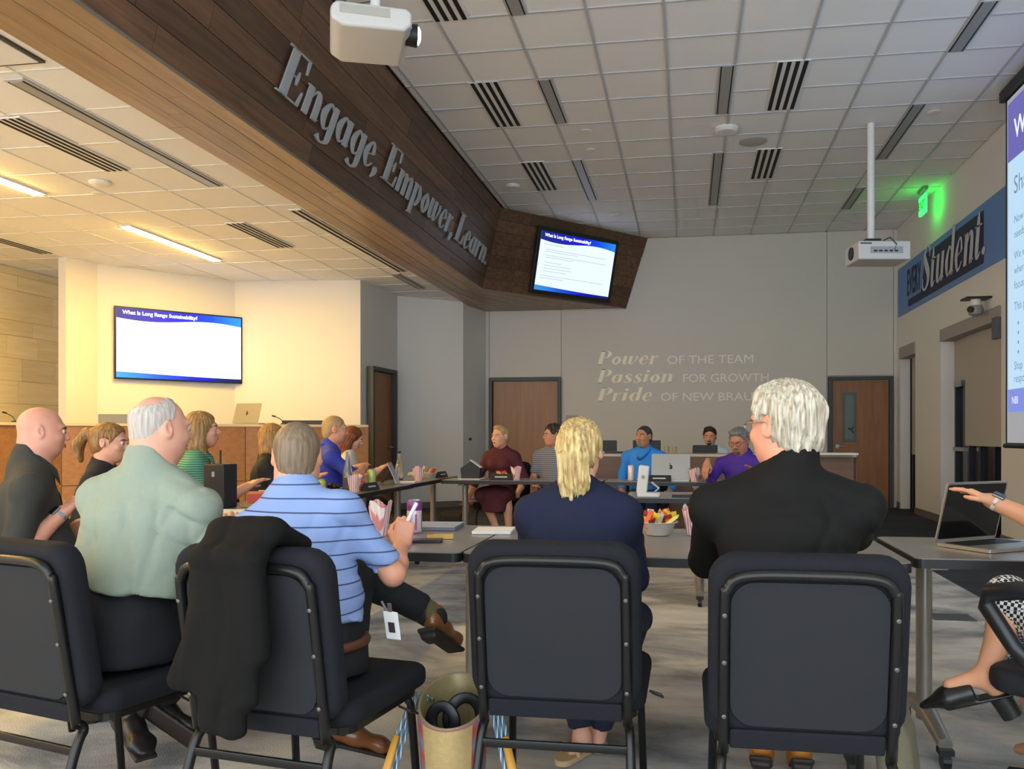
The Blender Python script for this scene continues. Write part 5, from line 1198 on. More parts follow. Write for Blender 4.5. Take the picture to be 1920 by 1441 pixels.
# man at the rear desk
q = at(1331, 821, 10.75)
p = person('person', 'dark-haired man with a goatee behind a laptop at the rear desk', (q.x, q.y), 1.276, 172, lean=8, hyaw=0, hpitch=-10, skin='cf9a78', hair='short', haircol=('1c1614', '33281f'), shirt=pale, sleeve='long', pants=navyp, shoe=blackshoe, sw=.19, seed=49, res=1.4, collar='fold', wr=(.12, .25, .68), wl=(-.12, .25, .68), hsc=1.1, shirt_amp=.003)
beard(p['root'], p['T'], hair_mat('goatee_dark', '2a201a', '3c3028'), p['s'] * 1.1, False)
MB().prism([(-.012, 0), (.012, 0), (.026, -.26), (0, -.3), (-.026, -.26)], 0, .01).xf(Matrix.Translation(Vector(p['P'](.44) + V(0, .145, 0))) @ Matrix.Rotation(R(90), 4, 'X')).build('necktie', mat('tie_dark', '2a3048', .6), p['root'])
chair_for(p, 'charcoal chair under the man behind the rear desk')
# man in purple
q = at(1386, 834, 7.45)
p = person('person', 'bearded man with glasses in a purple shirt reaching for the candy bowl', (q.x, q.y), 1.236, 158, lean=16, hyaw=-6, hpitch=-22, skin='bd8264', hair='short', haircol=('55524e', '8a8680'), shirt=purple, sleeve='long', pants=blackp, shoe=blackshoe, sw=.2, belly=.05, seed=51, res=1.3, collar='fold', wr=('p', 1326, 868, 7.25), elbow=((.2, -.5, -1), (-.5, -.5, -1)), wl=(-.2, .3, .85), hdir=((.15, .25, -1), None), wrist_back=((0, 1, .3), (0, 0, 1)), hsc=1.1, shirt_amp=.004, fat=.006)
beard(p['root'], p['T'], hair_mat('beard_grey', '4c443c', '7a7268'), p['s'] * 1.1, True)
glasses(p['root'], p['T'], mat('specs_black', '16120f', .4))
chair_for(p, 'charcoal chair under the man in the purple shirt', -.0)
# woman at the right edge reaching over the laptop
p = person('person', 'woman in a black and white gingham dress reaching over the laptop at the right edge', (1.24, 2.80), 1.27, 44, lean=3, hyaw=0, skin='d9a17c', hair='long', haircol=('4a3220', '6e4c30'), shirt=gingham, sleeve='short', skirt=gingham, shoe=None, sw=.165, bust=1., seed=53, res=1., slv=1.0,
           wr=('p', 1862, 940, 2.98), wl=(.04, .14, .66), wrist_back=((.2, -.1, 1), (0, 0, 1)), hcurl=(.2, .5), elbow=((.5, -.6, -.8), (-.6, -.5, -1)), thumb=.2,
           legs={1: [('w', 1.10, 3.07, .55), ('w', 1.22, 3.16, .09), ('w', 1.18, 3.29, .04)], -1: [('w', 1.05, 2.95, .655), ('p', 1846, 1268, 2.66), ('p', 1772, 1285, 2.7)]})
E_, W_2 = p['arm'][1]; watch(p['root'], W_2 - unit(W_2 - E_) * .01, W_2 - E_, mat('watch_band_sand', 'd8cfc0', .6), .031, (-.1, -.5, 1))
l_ = p['lg'][-1]; an, toe = l_[2], l_[3]; fd = unit(toe - an); upv = unit(V(0, 0, 1) - fd * fd[2]); sd = np.cross(fd, upv)
mk = [EC(an + fd * .06 - upv * .035, an + fd * .13 - upv * .035, sd, (.042, .036), (.044, .03), .02, caps=[(an + fd * .045, -fd)]), EC(an + fd * .13 - upv * .035, an + fd * .205 - upv * .045, sd, (.044, .03), (.012, .012), .02), BXF(an + fd * .04 - upv * .064, (.036, .1, .006), np.stack([sd, fd, upv], 1), .005, .01)]
o = sdf_obj('mule_shoe', [(mk, .005)], mat('shoe_black_leather', '191715', .35), p['root'])
MB().cyl(an - fd * .02 - upv * .062, an - fd * .035 - upv * .135, .034, .031, 20).build('block_heel', MC['shoe_black_leather'], o, auto=40)
# ================================================================== things on and around the tables
def onT(px, py, z=TZ): return atz(px, py, z) + Vector((0, 0, .0012))
def onC(px, X=-2.62): return on_x(px, X, TZ + .0012)      # on the left row of tables
def onD(px, Y=8.05): return on_y(px, Y, TZ + .0012)       # on the far tables
paper = mat('paper_white', 'e6e4de', .8, var=.02); alu = mat('laptop_silver', 'a8a59e', .35, .7, var=.02); key = mat('keyboard_black', '17181a', .5)
def place(name, label, cat, p, rz=0., group=None): return empty(name, (p.x, p.y, p.z), rz, label, cat, group)
def laptop(label, p, rz, w_=.32, d_=.22, ang=105, logo=True, m=alu):
    t = place('laptop', label, 'laptop', p, rz); MB().prism(rbox_poly(-w_ / 2, -d_ / 2, w_ / 2, d_ / 2, .012), .001, .014).build('base', m, t)
    MB().prism(rbox_poly(-w_ / 2 + .02, -.01, w_ / 2 - .02, d_ / 2 - .025, .005), .0141, .0155).build('keyboard', key, t)
    MB().prism(rbox_poly(-.05, -d_ / 2 + .012, .05, -.025, .005), .0141, .0148).build('trackpad', m, t)
    M = Matrix.Translation((0, d_ / 2, .014)) @ Matrix.Rotation(R(ang), 4, 'X')
    # the lid rises from the rear edge; its outside faces away from the user
    lid = MB().prism(rbox_poly(-w_ / 2, 0, w_ / 2, d_, .012), -.006, 0).xf(M).build('lid', m, t)
    MB().prism(rbox_poly(-w_ / 2 + .008, .012, w_ / 2 - .008, d_ - .008, .008), .0002, .0012).xf(M).build('display', mat('display_black', '0a0a0c', .08, spec=.6), lid)
    if logo:
        pl = [(math.cos(a) * .019 * (1 - .12 * (abs(math.cos(a)) > .9)), math.sin(a) * .021) for a in [2 * math.pi * k / 20 for k in range(20)]]
        pl = [(x if not (x > .012 and abs(y) < .01) else .008, y) for x, y in pl]
        MB().prism([(x, y + d_ / 2 - .004) for x, y in pl], -.0068, -.0061).xf(M).build('lid_logo', mat('logo_dark', '1c1c1e', .3), lid)
        MB().prism([(x * .4 + .006, y * .5 + d_ / 2 + .025) for x, y in rbox_poly(-.012, -.014, .012, .014, .01)], -.0068, -.0061).xf(M).build('lid_logo_leaf', mat('logo_dark', '1c1c1e', .3), lid)
    return t
laptop('open silver laptop with dark screen on the table at the right edge', onT(1862, 1026), R(34), .34, .24, 104, False)
laptop('silver laptop with a dark fruit logo before the man in bright blue', onD(1258, 8.1), R(180), .36, .25, 108)
q = at(463, 792, 10.0); laptop('silver laptop with a dark fruit logo on the raised left desk', Vector((q.x, q.y + .12, 1.311)), R(170), .36, .25, 108)
q = at(1322, 848, 10.2); laptop('black laptop in front of the man at the rear desk', Vector((q.x, q.y + .05, .966)), R(180), .3, .085, 105, False, key)
def can(label, p, m, r=.033, h=.122):
    t = place('drink_can', label, 'can', p, 0, 'drink cans on the tables')
    MB().lathe([(r * .78, 0), (r * .95, .006), (r, .014), (r, h - .016), (r * .82, h - .004)], n=24).build('can_body', m, t, auto=50)
    MB().lathe([(r * .82, h - .004), (r * .84, h), (r * .76, h), (r * .74, h - .004), (.001, h - .004)], n=24).build('can_rim', mat('aluminium', 'c8c8c6', .3, .9), t, auto=50)
    MB().prism(rbox_poly(-.008, -.011, .008, .013, .007), h - .002, h).build('pull_tab', mat('aluminium', 'c8c8c6', .3, .9), t); return t
canp = band_mat('can_purple', 'e2d4dc', '7a2a70', 2, .3, .0); 
t = can('tall white and purple drink can before the man in the striped polo', onT(777, 999), mat('can_white_pink', 'd9c4cc', .3, .3), .033, .145)
MB().lathe([(.0334, .1), (.0334, .128), (.0285, .141)], n=24).build('purple_band', mat('can_purple_band', '7c3282', .3, .3), t, auto=50)
for k in range(6): a = k * math.pi / 3; MB().box((.0333 * math.cos(a), .0333 * math.sin(a), .05), (.0015, .008, .07), (0, 0, a)).build('fruit_stripe', mat('can_stripe', '9c5a86', .3), t)
can('lime green can near the glass bottle, left of the tablet', onC(697, -2.70), mat('can_lime', 'b4c46c', .35, .2), .036, .14)
can('lime green can half hidden by the striped polo man', onC(602, -2.55), mat('can_lime2', 'b8bc3c', .35, .2), .033, .12)
can('pale slim can in front of the man in bright blue', onD(1183, 8.0), mat('can_pale', 'd8c8bc', .35, .2), .03, .15)
glass = mat('clear_glass', 'dfe6e4', .05, trans=.9, var=.01); cola = mat('cola', '1c0d08', .2)
def bottle(label, p, h=.24, r=.033, fill=.4, cap=None):
    t = place('glass_bottle', label, 'bottle', p, 0, 'bottles on the left tables')
    MB().lathe([(r * .9, 0), (r, .01), (r, h * .45), (r * .85, h * .55), (r * .42, h * .8), (r * .38, h * .95), (r * .45, h)], n=20).build('bottle_glass', glass, t, auto=50)
    MB().lathe([(r * .85, .004), (r * .94, .012), (r * .94, h * fill)], n=20).build('drink', cola, t, auto=50)
    if cap: MB().cyl((0, 0, h), (0, 0, h + .018), r * .52, n=16).build('cap', black, t)
    return t
bottle('glass bottle with some dark cola beside the lime can', onC(652, -2.58), .3, .038, .35)
bottle('clear glass bottle with a black cap near the far end of the left tables', onC(748, -2.74), .26, .038, .08, True)
pink = mat('paper_pink_stripe', 'e2b8b4', .8, var=.04)
def treat_cup(label, p, s=1., h=.1):
    t = place('treat_cup', label, 'treat cup', p, random.uniform(0, 3), 'pink striped paper treat cups'); n = 20; mb = MB(); vs = []
    for i in range(n):
        a = 2 * math.pi * i / n; r1 = .042 * s * (1 + .12 * math.cos(5 * a)); vs += [(.026 * s * math.cos(a), .026 * s * math.sin(a), 0), (r1 * math.cos(a), r1 * math.sin(a), h * s * (1 + .12 * math.sin(3 * a)))]
    mb.add(vs, [(2 * i, 2 * ((i + 1) % n), 2 * ((i + 1) % n) + 1, 2 * i + 1) for i in range(n)] + [tuple(2 * i for i in range(n))[::-1]])
    mb.build('paper_cup', band_mat('cup_stripes', 'ecdcd6', 'd48a88', 0, .014, .007), t)
    for k in range(5):
        a = k * 1.3; MB().lathe([(.001, -.012), (.011, -.008), (.015, 0), (.011, .008), (.001, .012)], n=10).build('sweet', mat('sweet_pink', 'd98a86', .5), t, True, loc=(.018 * s * math.cos(a), .018 * s * math.sin(a), h * s * .86 + .008 * (k % 2)))
    return t
treat_cup('pink striped treat cup right of the candy bowl before the man in black', onT(1300, 1003), 1.05, .115)
treat_cup('pink striped treat cup beside the striped polo man\'s sleeve', onT(712, 1004), 1.15, .12)
treat_cup('pink striped treat cup before the woman in maroon', onD(968, 7.98), 1.2)
treat_cup('pink striped treat cup right of the fruit-logo laptop', onD(1302, 7.93), 1.2)
treat_cup('pink striped treat cup near the far end of the left tables', onC(785, -2.5), 1.3)
treat_cup('pink striped treat cup in front of the black name tents on the left tables', onC(664, -2.48), 1.25)
def bowl(label, p, r, h, cols, n, seed):
    t = place('candy_bowl', label, 'bowl', p)
    MB().lathe([(r * .55, 0), (r * .62, .004), (r * .92, h * .9), (r * 1.06, h), (r * 1.04, h * 1.03), (r * .88, h * .92), (r * .58, .012), (.001, .01)], n=32).build('bowl_shell', mat('bowl_white', 'e0d8ce', .4), t, auto=50)
    rg = random.Random(seed); used = set()
    for k in range(n):
        a = rg.uniform(0, 6.28); rr = r * .78 * math.sqrt(rg.random()); cn, cc = cols[k % len(cols)]
        ps = ('right', 'back right', 'back', 'back left', 'left', 'front left', 'front', 'front right')[int((a + .39) / .785) % 8] if rr > r * .3 else 'middle'
        for c2 in range(len(cols)):
            if (cn, ps) not in used: break
            cn, cc = cols[(k + c2 + 1) % len(cols)]
        if (cn, ps) in used: continue
        used.add((cn, ps))
        o = MB().add([(-.014, -.03, -.006), (.014, -.03, -.006), (.016, .03, -.006), (-.016, .03, -.006), (-.01, -.024, .008), (.01, -.024, .008), (.011, .024, .008), (-.011, .024, .008), (-.016, -.042, 0), (.016, -.042, 0), (.017, .042, 0), (-.017, .042, 0)],
             [(3, 2, 1, 0), (4, 5, 6, 7), (1, 2, 6, 5), (3, 0, 4, 7), (0, 1, 9, 8), (4, 8, 9, 5), (2, 3, 11, 10), (7, 6, 10, 11), (0, 8, 4), (1, 5, 9), (2, 10, 6), (3, 7, 11)]).build('wrapped_candy', mat('wrapper_' + cn.replace(' ', '_'), cc, .3, var=.1, coat=.3))
        o.location = (p.x + rr * math.cos(a), p.y + rr * math.sin(a), p.z + h * .85 + .014 + rg.uniform(0, .03) * (1 - rr / r)); o.rotation_euler = (rg.uniform(.3, 1.3), rg.uniform(-.6, .6), rg.uniform(0, 6.28)); o.scale = (r / .085,) * 3
        tag(o, '%s wrapped candy at the %s of the %s' % (cn, ps, {'white candy bowl near the man in black': 'bowl near the man in black', 'white candy bowl beside the man in purple': 'bowl beside the man in purple', 'small candy bowl before the woman in maroon': 'small bowl by the maroon dress', 'snack bowl at the far end of the left tables': 'far left snack bowl'}[label]), 'candy', 'candies in the ' + label)
cand = [('orange', 'e0682c'), ('yellow', 'e0c030'), ('red', 'b02430'), ('white', 'd8d0d4'), ('purple', '5a3074'), ('bright yellow', 'ead23c'), ('peach', 'e89a78')]
bowl('white candy bowl near the man in black', onT(1234, 1003), .082, .058, cand, 22, 5)
bowl('white candy bowl beside the man in purple', onD(1328, 8.12), .09, .06, [('red', 'b02c34'), ('orange', 'd8603a'), ('pink', 'd89aa0')], 14, 6)
bowl('small candy bowl before the woman in maroon', onD(942, 8.18), .07, .04, [('red', 'b02c34'), ('yellow', 'd8b83a'), ('white', 'd8d4d0'), ('orange', 'd8703a')], 10, 7)
bowl('snack bowl at the far end of the left tables', onC(803, -2.6), .08, .05, [('orange', 'd0853a'), ('gold', 'c8a24a')], 10, 8)
def flatthing(name, label, cat, p, w_, d_, h_, m, rz=0., group=None, cover=None):
    o = MB().prism(rbox_poly(-w_ / 2, -d_ / 2, w_ / 2, d_ / 2, min(.006, w_ / 8)), .0008, h_).build(name, m); o.location = p; o.rotation_euler = (0, 0, rz); tag(o, label, cat, group)
    if cover: MB().prism(rbox_poly(-w_ / 2, -d_ / 2, w_ / 2, d_ / 2, .004), h_, h_ + .003).build('cover', cover, o)
    return o
flatthing('notepad', 'white paper pad left of the blonde woman', 'notepad', onT(926, 997), .17, .2, .012, paper, R(6))
flatthing('notebook', 'grey and silver notebook behind the purple can', 'notebook', onT(822, 990), .2, .22, .016, mat('book_grey', '6e7078', .4), R(4), cover=mat('book_silver', 'b8bcc8', .3, .2))
flatthing('phone', 'black phone by the striped polo man\'s wrist', 'phone', onT(795, 1016), .15, .075, .011, mat('phone_black', '1a1a1c', .3), R(12))
o = flatthing('candy_bar', 'yellow candy bar next to the purple can', 'candy', onT(826, 1010), .11, .035, .02, mat('wrapper_gold', 'c8b02c', .3, coat=.4), R(14)); MB().prism([(-.055, -.016), (-.03, -.016), (-.03, .016), (-.055, .016)], .02, .022).build('red_end', mat('wrapper_red', 'b8302c', .4), o)
flatthing('candy_bar', 'lime green candy piece beside the blonde woman\'s elbow', 'candy', onT(1193, 1016), .035, .03, .022, mat('wrapper_lime', 'bcd030', .3, coat=.4), R(30))
flatthing('paper_sheet', 'white papers in front of the man in the sage shirt', 'paper', onC(428, -2.55), .2, .26, .004, paper, R(8)); flatthing('paper_sheet', 'stack of white papers by the far left name tents', 'paper', onC(762, -2.52), .16, .2, .012, paper, R(15))
flatthing('paper_sheet', 'white papers under the black box on the far table', 'paper', onD(885, 8.1), .22, .25, .006, paper, 0); flatthing('paper_sheet', 'white papers in front of the man in bright blue', 'paper', onD(1208, 8.22), .14, .18, .005, paper, .1)
flatthing('paper_sheet', 'papers at the right end of the rear desk', 'paper', atz(1560, 852, .967), .5, .3, .02, paper, .05)
flatthing('tablet', 'dark flat tablet on the middle table', 'tablet', onT(1292, 931), .24, .16, .009, key, .02)
flatthing('tray', 'brown snack tray between the sage shirt man and the green polo woman', 'tray', onC(486, -2.58), .18, .2, .02, mat('kraft', 'b08a58', .8), .2)
for px, py, cc, lb in ((480, 941, 'd05a50', 'red snack box on the brown tray'), (498, 942, 'd8b48c', 'tan snack box on the brown tray')):
    o = MB().box((0, 0, .035), (.09, .06, .05), (0.2, 0, .3)).build('snack_box', mat('snack_' + cc, cc, .5)); o.location = onC(px, -2.60) + Vector((0, 0, .022)); tag(o, lb, 'snack box')
def tent(label, p, rz):
    t = place('name_tent', label, 'name tent', p, rz, 'black name tents with white lettering')
    MB().add([(-.11, -.03, .001), (.11, -.03, .001), (.11, 0, .06), (-.11, 0, .06), (-.11, .03, .001), (.11, .03, .001)], [(0, 1, 2, 3), (3, 2, 5, 4), (0, 3, 4), (1, 5, 2)]).build('tent_card', mat('tent_black', '1b1c1f', .5), t)
    MB().box((0, -.017, .031), (.12, .002, .012), (R(-63 + 90) * -1, 0, 0)).build('name_line', mat('tent_print', 'c4c4c0', .6), t); return t
tent('black name tent nearest the striped polo man\'s shoulder', onC(622, -2.44), R(84)); tent('black name tent left of the white papers on the side table', onC(694, -2.46), R(84)); tent('black name tent at the far end of the left tables', onC(828, -2.5), R(84))
tent('black name tent in front of the woman in maroon', onD(940, 7.92), 0.); tent('black name tent in front of the fruit-logo laptop', onD(1236, 7.90), 0.)
# tablet propped up on the side table
t = place('tablet', 'pale tablet propped up beside the lime can', 'tablet', onC(738, -2.56), R(100)); MB().box((0, 0, .1), (.2, .008, .2), (R(-24), 0, 0)).build('slab', mat('tablet_grey', 'a8aeb4', .3, .2), t, bevel=.003); MB().box((0, .07, .072), (.1, .004, .14), (R(30), 0, 0)).build('stand', key, t)
# napkins
for px, py, lb in ((776, 893, 'crumpled napkin beside the capped bottle'),):
    rg = random.Random(px); n_ = [EL((rg.uniform(-.06, .06), rg.uniform(-.05, .05), .02 + rg.uniform(0, .03)), (rg.uniform(.03, .05), rg.uniform(.02, .04), .022), rotm(rg.uniform(0, 90), rg.uniform(-30, 30)), .01) for _ in range(5)]
    o = sdf_obj('napkin', [(n_, .008)], mat('napkin', 'd8cdb0', .9), None, folds(px, .004, 40)); o.location = onC(px, -2.66) + Vector((0, 0, .004)); tag(o, lb, 'napkin')
# dark berries tray by the bottle
t = place('snack_tray', 'dark snack dish beside the glass bottle', 'dish', onC(622, -2.74)); MB().lathe([(.06, 0), (.085, .02), (.08, .02), (.056, .005)], n=24).build('dish', black, t)
for k in range(9): a = k * 2.4; r_ = .018 * math.sqrt(k); MB().lathe([(.001, -.016), (.015, -.01), (.02, 0), (.015, .01), (.001, .016)], n=10).build('dark_treat', mat('treat_dark', '3a1c16', .4), t, True, loc=(r_ * math.cos(a), r_ * math.sin(a), .032 + .012 * (k < 4)))
o = MB().lathe([(.001, 0), (.03, .004), (.042, .03), (.034, .058), (.006, .066), (.001, .062)], n=20).build('apple', mat('apple_red', 'c24a38', .35, var=.25, scale=30), None, True); o.location = onC(676, -2.62); tag(o, 'red apple beside the glass bottle', 'apple')
# black house-shaped box on the far table
t = place('takeout_box', 'black house-shaped box on the left end of the far table', 'box', onD(884, 8.1) + Vector((0, 0, .007)), R(4)); MB().prism([(-.09, 0), (.09, 0), (.1, .1), (.0, .17), (-.1, .1)], -.06, .06).xf(Matrix.Rotation(R(90), 4, 'X')).build('box_body', mat('box_black', '151515', .5), t, bevel=.004)
MB().box((.05, 0, .142), (.13, .118, .006), (0, R(36), 0)).build('white_flap', paper, t)
# white document camera
t = place('document_camera', 'white document camera standing on the middle table', 'document camera', onT(1213, 932) + Vector((0, .05, 0))); MB().prism(rbox_poly(-.07, -.06, .09, .06, .02), 0, .03).build('base', pj, t, bevel=.006)
MB().box((-.03, 0, .12), (.075, .05, .2), (0, R(6), 0)).build('column', pj, t, bevel=.012); MB().tube([(.05, 0, .03), (.08, 0, .06), (.03, .02, .1)], .008, 8).build('cable', pj, t, True); MB().cyl((-.028, -.03, .14), (-.028, -.034, .14), .012).build('lens', mat('lens_grey', '8a8a88', .3), t)
# stick of rolled paper in the striped man's hand
E_, W_2 = striped['arm'][1]; t = empty('paper_roll', (0, 0, 0), 0, 'thin white rolled paper held by the man in the striped polo', 'paper roll')
a_, b_ = at(748, 1008, 2.8), at(781, 943, 2.86); MB().cyl((0, 0, 0), tuple(b_ - a_), .006, .007, 12).build('roll', paper, t); t.location = a_
# devices on the raised desk
q = at(210, 792, 9.0); t = empty('desk_monitor', (q.x, q.y + .12, 1.311), R(20), 'low grey monitor on the raised left desk', 'monitor'); MB().box((0, 0, .05), (.42, .03, .1)).build('screen_back', mat('monitor_grey', '6f6d66', .4), t, bevel=.006); MB().box((0, .05, .006), (.2, .12, .01)).build('stand', black, t)
q = at(572, 792, 10.1); flatthing('desk_display', 'dark flat display panel near the right end of the raised desk', 'display', Vector((q.x, q.y + .16, 1.311)), .62, .3, .05, key, R(12))
for px, Z, lb in ((15, 8.4, 'thin desk microphone at the left end of the raised desk'), (525, 9.95, 'thin desk microphone beside the flat display panel')):
    q = at(px, 792, Z); t = empty('desk_microphone', (q.x, q.y + .1, 1.311), 0, lb, 'microphone'); MB().lathe([(.04, 0), (.04, .012), (.01, .02)], n=16).build('base', black, t); MB().tube([(0, 0, .015), (-.04, 0, .06), (-.11, 0, .095)], .005, 8).build('gooseneck', black, t); MB().cyl((-.11, 0, .095), (-.15, 0, .105), .01).build('capsule', black, t)
for px, Z, lb in ((1142, 10.1, 'small black monitor at the left of the rear desk'), (1212, 10.25, 'black monitor behind the man in bright blue')):
    q = at(px, 846, Z); t = empty('desk_monitor', (q.x, q.y + .1, .966), 0, lb, 'monitor'); MB().box((0, 0, .09), (.17 if px < 1200 else .34, .02, .13)).build('screen', key, t, bevel=.004); MB().box((.05, .02, .012), (.22, .14, .02)).build('stand', black, t)
for k_, px in enumerate((1250, 1264)): q = at(px, 846, 10.2); o = MB().lathe([(.025, 0), (.032, .08), (.03, .08), (.024, .005)], n=16).build('paper_cup', mat('cup_tan', 'b0a080', .7)); o.location = (q.x, q.y + .12, .966); tag(o, ('left' if k_ == 0 else 'right') + ' one of two small tan cups on the rear desk', 'cup')
# black upright device between the green polo woman and the blazer woman
q = onT(440, 925); t = place('speaker_tower', 'black upright box with a short aerial between two seated women', 'speaker', Vector((-2.76, 4.66, TZ + .0012)), R(-10)); MB().box((0, 0, .13), (.15, .12, .26)).build('cabinet', mat('tower_black', '1c1d20', .5), t, bevel=.008); MB().cyl((.0, 0, .26), (0, 0, .34), .006).build('aerial', black, t); MB().box((0, -.061, .2), (.02, .003, .03)).build('indicator', mat('indicator', '9a9a98', .4), t)

# ------------------------------------------------------------------ jacket, bags, task chair, floor box
CH2 = Matrix.Translation((-1.075, 2.32, 0)) @ Matrix.Rotation(R(-9), 4, 'Z')
jk = empty('jacket', CH2.translation, R(-9), 'black jacket draped over the back of the second chair from the left', 'jacket')
jp = []
for x0, x1, zb, w_ in ((-.075, -.11, .56, .04), (-.045, -.055, .45, .045), (.0, -.005, .44, .045), (.045, .04, .52, .04), (.08, .085, .64, .025)):
    jp += [EC((x0, -.30, .938), (x0, -.378, .875), (1, 0, 0), (w_, .018), (w_, .017), .03), EC((x0, -.378, .875), (x1, -.36, zb), (1, 0, 0), (w_, .02), (w_ * 1.05, .026), .03), EC((x0, -.30, .938), (x0 + .01, -.195, .89), (1, 0, 0), (w_, .022), (w_, .018), .035)]
jp += [EC((-.09, -.375, .72), (-.16, -.365, .55), (.7, 0, .7), (.03, .02), (.035, .024), .03)]
sdf_obj('jacket_cloth', [(jp, .006)], mat('jacket_cloth', '100f0d', .85, var=.12, scale=50, bump=.2, bscale=400, spec=.2), jk, folds(77, .006, dirs=[(38, 6, 3), (24, 4, -5), (55, 0, 6), (14, 9, 10)]))
# tote bag
q = atz(845, 1312, .36); t = empty('tote_bag', (q.x + .01, q.y, 0), R(6), 'open gold and patterned tote bag with striped handles on the floor', 'tote bag')
n = 36; mb = MB(); vs = []; zt = .36
def rim(a, f, z): return (math.cos(a) * (.085 + .02 * f), math.sin(a) * (.105 + .03 * f) * 1., z + f * .045 * math.sin(a))
rows = [(0., .0), (.05, .03), (.45, .2), (1., zt)]
for f, z in rows: vs += [rim(2 * math.pi * i / n, f, z) for i in range(n)]
fs = [(r_ * n + i, r_ * n + (i + 1) % n, (r_ + 1) * n + (i + 1) % n, (r_ + 1) * n + i) for r_ in range(3) for i in range(n)]
mb.add(vs, fs + [tuple(range(n))[::-1]])
side_ = band_mat('tote_pattern', '7d7486', 'b0483c', 2, .085, .04, .7, soft=.9); o = mb.build('bag_body', side_, t, True); so = o.modifiers.new('s', 'SOLIDIFY'); so.thickness = .006; so.offset = 1
inn = MB().add([(v[0] * .96, v[1] * .96, v[2]) for v in vs[n:]], [(f[0] - n, f[3] - n, f[2] - n, f[1] - n) if min(f) >= n else (0, 1, 2) for f in fs if min(f) >= n]).build('lining', mat('tote_lining', '9c8c62', .35, .3, var=.25, scale=40), t, True)
fp = MB(); vs2 = []
for i in range(13):
    a = R(-90 - 42 + 84 * i / 12)
    for f, z in ((.02, .01), (.45, .2), (.985, zt - .004)): v = Vector(rim(a, f, z)); d_ = Vector((v.x, v.y, 0)).normalized() * .0095; vs2.append(v + d_)
fp.add(vs2, [(3 * i + k, 3 * i + 3 + k, 3 * i + 4 + k, 3 * i + 1 + k) for i in range(12) for k in range(2)]); fp.build('gold_panel', mat('tote_gold', 'c8ac74', .4, .35, var=.18, scale=60, bump=.2, bscale=200), t, True)
MB().tube([Vector(rim(2 * math.pi * i / n, 1., zt)) for i in range(n)], .005, 8, closed=True).build('rim_piping', mat('tote_piping', '8c7a58', .5), t, True)
strap = band_mat('strap_stripes', '5f7f92', 'dfe6e4', 0, .012, .003); tanl = mat('strap_tan', 'd79a3c', .5)
for sx, ex, lb in ((-1, -.16, 0), (1, .15, 1)):
    pts = [Vector(rim(R(180 if sx < 0 else 0), 1, zt)) + Vector((sx * -.02, .05, -.02)), Vector((sx * .12, .03, zt + .012)), Vector((ex, -.01, zt * .72)), Vector((ex * 1.2, -.03, zt * .4)), Vector((ex * 1.05, -.04, .04))]
    for k in range(3): MB().tube([p_ + Vector((.012 * (k - 1), .01 * (k - 1), 0)) for p_ in pts], .008, 8, .5).build('handle_strap', strap, t, True)
    MB().tube([pts[2] + Vector((sx * .012, -.014, 0)), pts[3] + Vector((sx * .012, -.014, 0)), pts[4] + Vector((sx * .012, -.014, 0))], .0165, 8, .5).build('handle_grip', tanl, t, True)
for cx, cy, r_, tl in ((.03, .02, .052, 20), (-.03, -.02, .04, -15)):
    pts = [Vector((cx + r_ * math.cos(a) * math.cos(R(tl)), cy + r_ * math.cos(a) * math.sin(R(tl)), zt - .06 + r_ * 1.2 * math.sin(a))) for a in [2 * math.pi * k / 24 for k in range(24)]]
    MB().tube(pts, .018, 8, .22, True, up=(0, 1, 0)).build('inner_loop', black, t, True)
# backpack standing by the rightmost near chair
q = at(1676, 1400, 2.72); t = empty('backpack', (q.x, q.y, 0), R(-20), 'olive backpack with orange zip pulls beside the white-haired man\'s chair', 'backpack')
sdf_obj('pack_body', [([BXF((0, 0, .24), (.065, .13, .24), rotm(0, 0, -7), .05, .02), BXF((.045, 0, .17), (.04, .11, .15), rotm(0, 0, -7), .035, .02)], .009)], mat('pack_olive', '6f6a52', .85, var=.1, scale=60, bump=.2, bscale=300), t, folds(91, .003))
for x, y0, y1, z0, z1 in ((.0, -.136, -.13, .2, .36), (.035, -.118, -.12, .06, .22)): MB().tube([(x - .012, y0, z1), (x + .004, y0 - .012, (z0 + z1) / 2), (x + .02, y1, z0)], .009, 8, .5).build('zip_pull', mat('zip_orange', 'd88428', .5), t, True)
MB().tube([(-.03, -.12, .45), (-.02, -.135, .36), (.0, -.135, .2), (.02, -.13, .05)], .004, 6).build('zip_line', black, t)
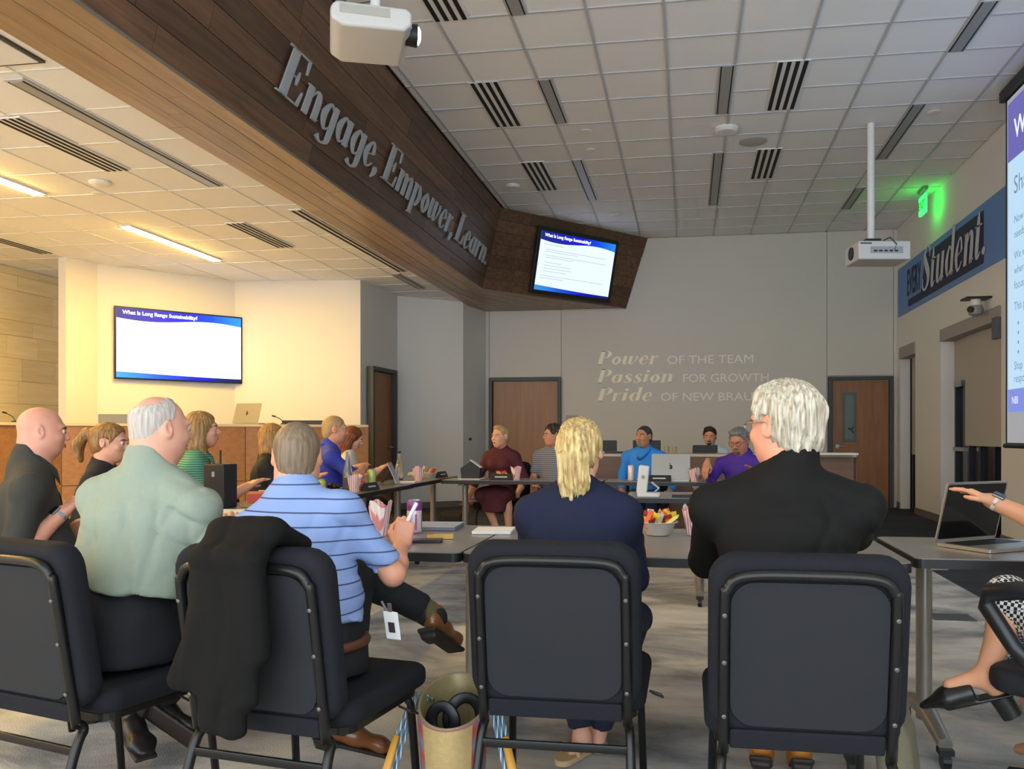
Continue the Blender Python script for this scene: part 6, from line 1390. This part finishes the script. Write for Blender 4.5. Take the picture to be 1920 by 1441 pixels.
MB().tube([(-.02, .05, .47), (-.03, .0, .53), (-.02, -.05, .47)], .009, 8).build('grab_loop', black, t, True); t.scale = (.8, .8, .8)
o = sdf_obj('handbag', [([BXF((0, 0, .09), (.17, .09, .09), None, .06, .02)], .011)], mat('bag_black', '161514', .7), None, folds(97, .006)); o.location = atz(848, 984, 0); tag(o, 'black bag on the floor beyond the far left tables', 'bag')
o = MB().box((0, 0, .003), (.26, .2, .006)).build('floor_box', mat('floor_box_grey', '4a4d52', .5)); q = atz(1783, 1157, 0); o.location = q; tag(o, 'flat grey floor outlet cover on the carpet at right', 'floor outlet')
t = empty('task_chair', (1.235, 2.75, 0), R(42), 'black task chair with looped armrests at the right edge', 'chair')
MB().prism(rbox_poly(-.25, -.24, .25, .25, .08), .40, .478).build('seat', mat('mesh_black', '1a1b1e', .7), t, bevel=.03, seg=3)
MB().prism(rbox_poly(-.22, 0, .22, .5, .1), -.02, .02).xf(Matrix.Translation((0, -.27, .52)) @ Matrix.Rotation(R(98), 4, 'X')).build('backrest', MC['mesh_black'], t, bevel=.015)
armm = mat('arm_black', '1d1d1e', .4)
for sx in (-1, 1): MB().tube([(sx * .27, -.18, .5), (sx * .29, -.16, .68), (sx * .29, -.08, .725), (sx * .29, .1, .73), (sx * .29, .19, .71), (sx * .29, .2, .67), (sx * .285, .12, .56), (sx * .25, .02, .46)], [.022, .024, .028, .028, .028, .026, .024, .022], 12, up=(1, 0, 0)).build('armrest', armm, t, True)
MB().cyl((0, 0, .1), (0, 0, .42), .028).build('gas_lift', black, t)
for k in range(5):
    a = k * 2 * math.pi / 5 + .3; f = MB().tube([(0, 0, .12), (.15 * math.cos(a), .15 * math.sin(a), .1), (.29 * math.cos(a), .29 * math.sin(a), .075)], [.03, .024, .018], 8).build('base_arm', black, t)
    MB().cyl((.29 * math.cos(a) - .02 * math.sin(a), .29 * math.sin(a) + .02 * math.cos(a), .03), (.29 * math.cos(a) + .02 * math.sin(a), .29 * math.sin(a) - .02 * math.cos(a), .03), .03, n=14).build('caster', black, f)
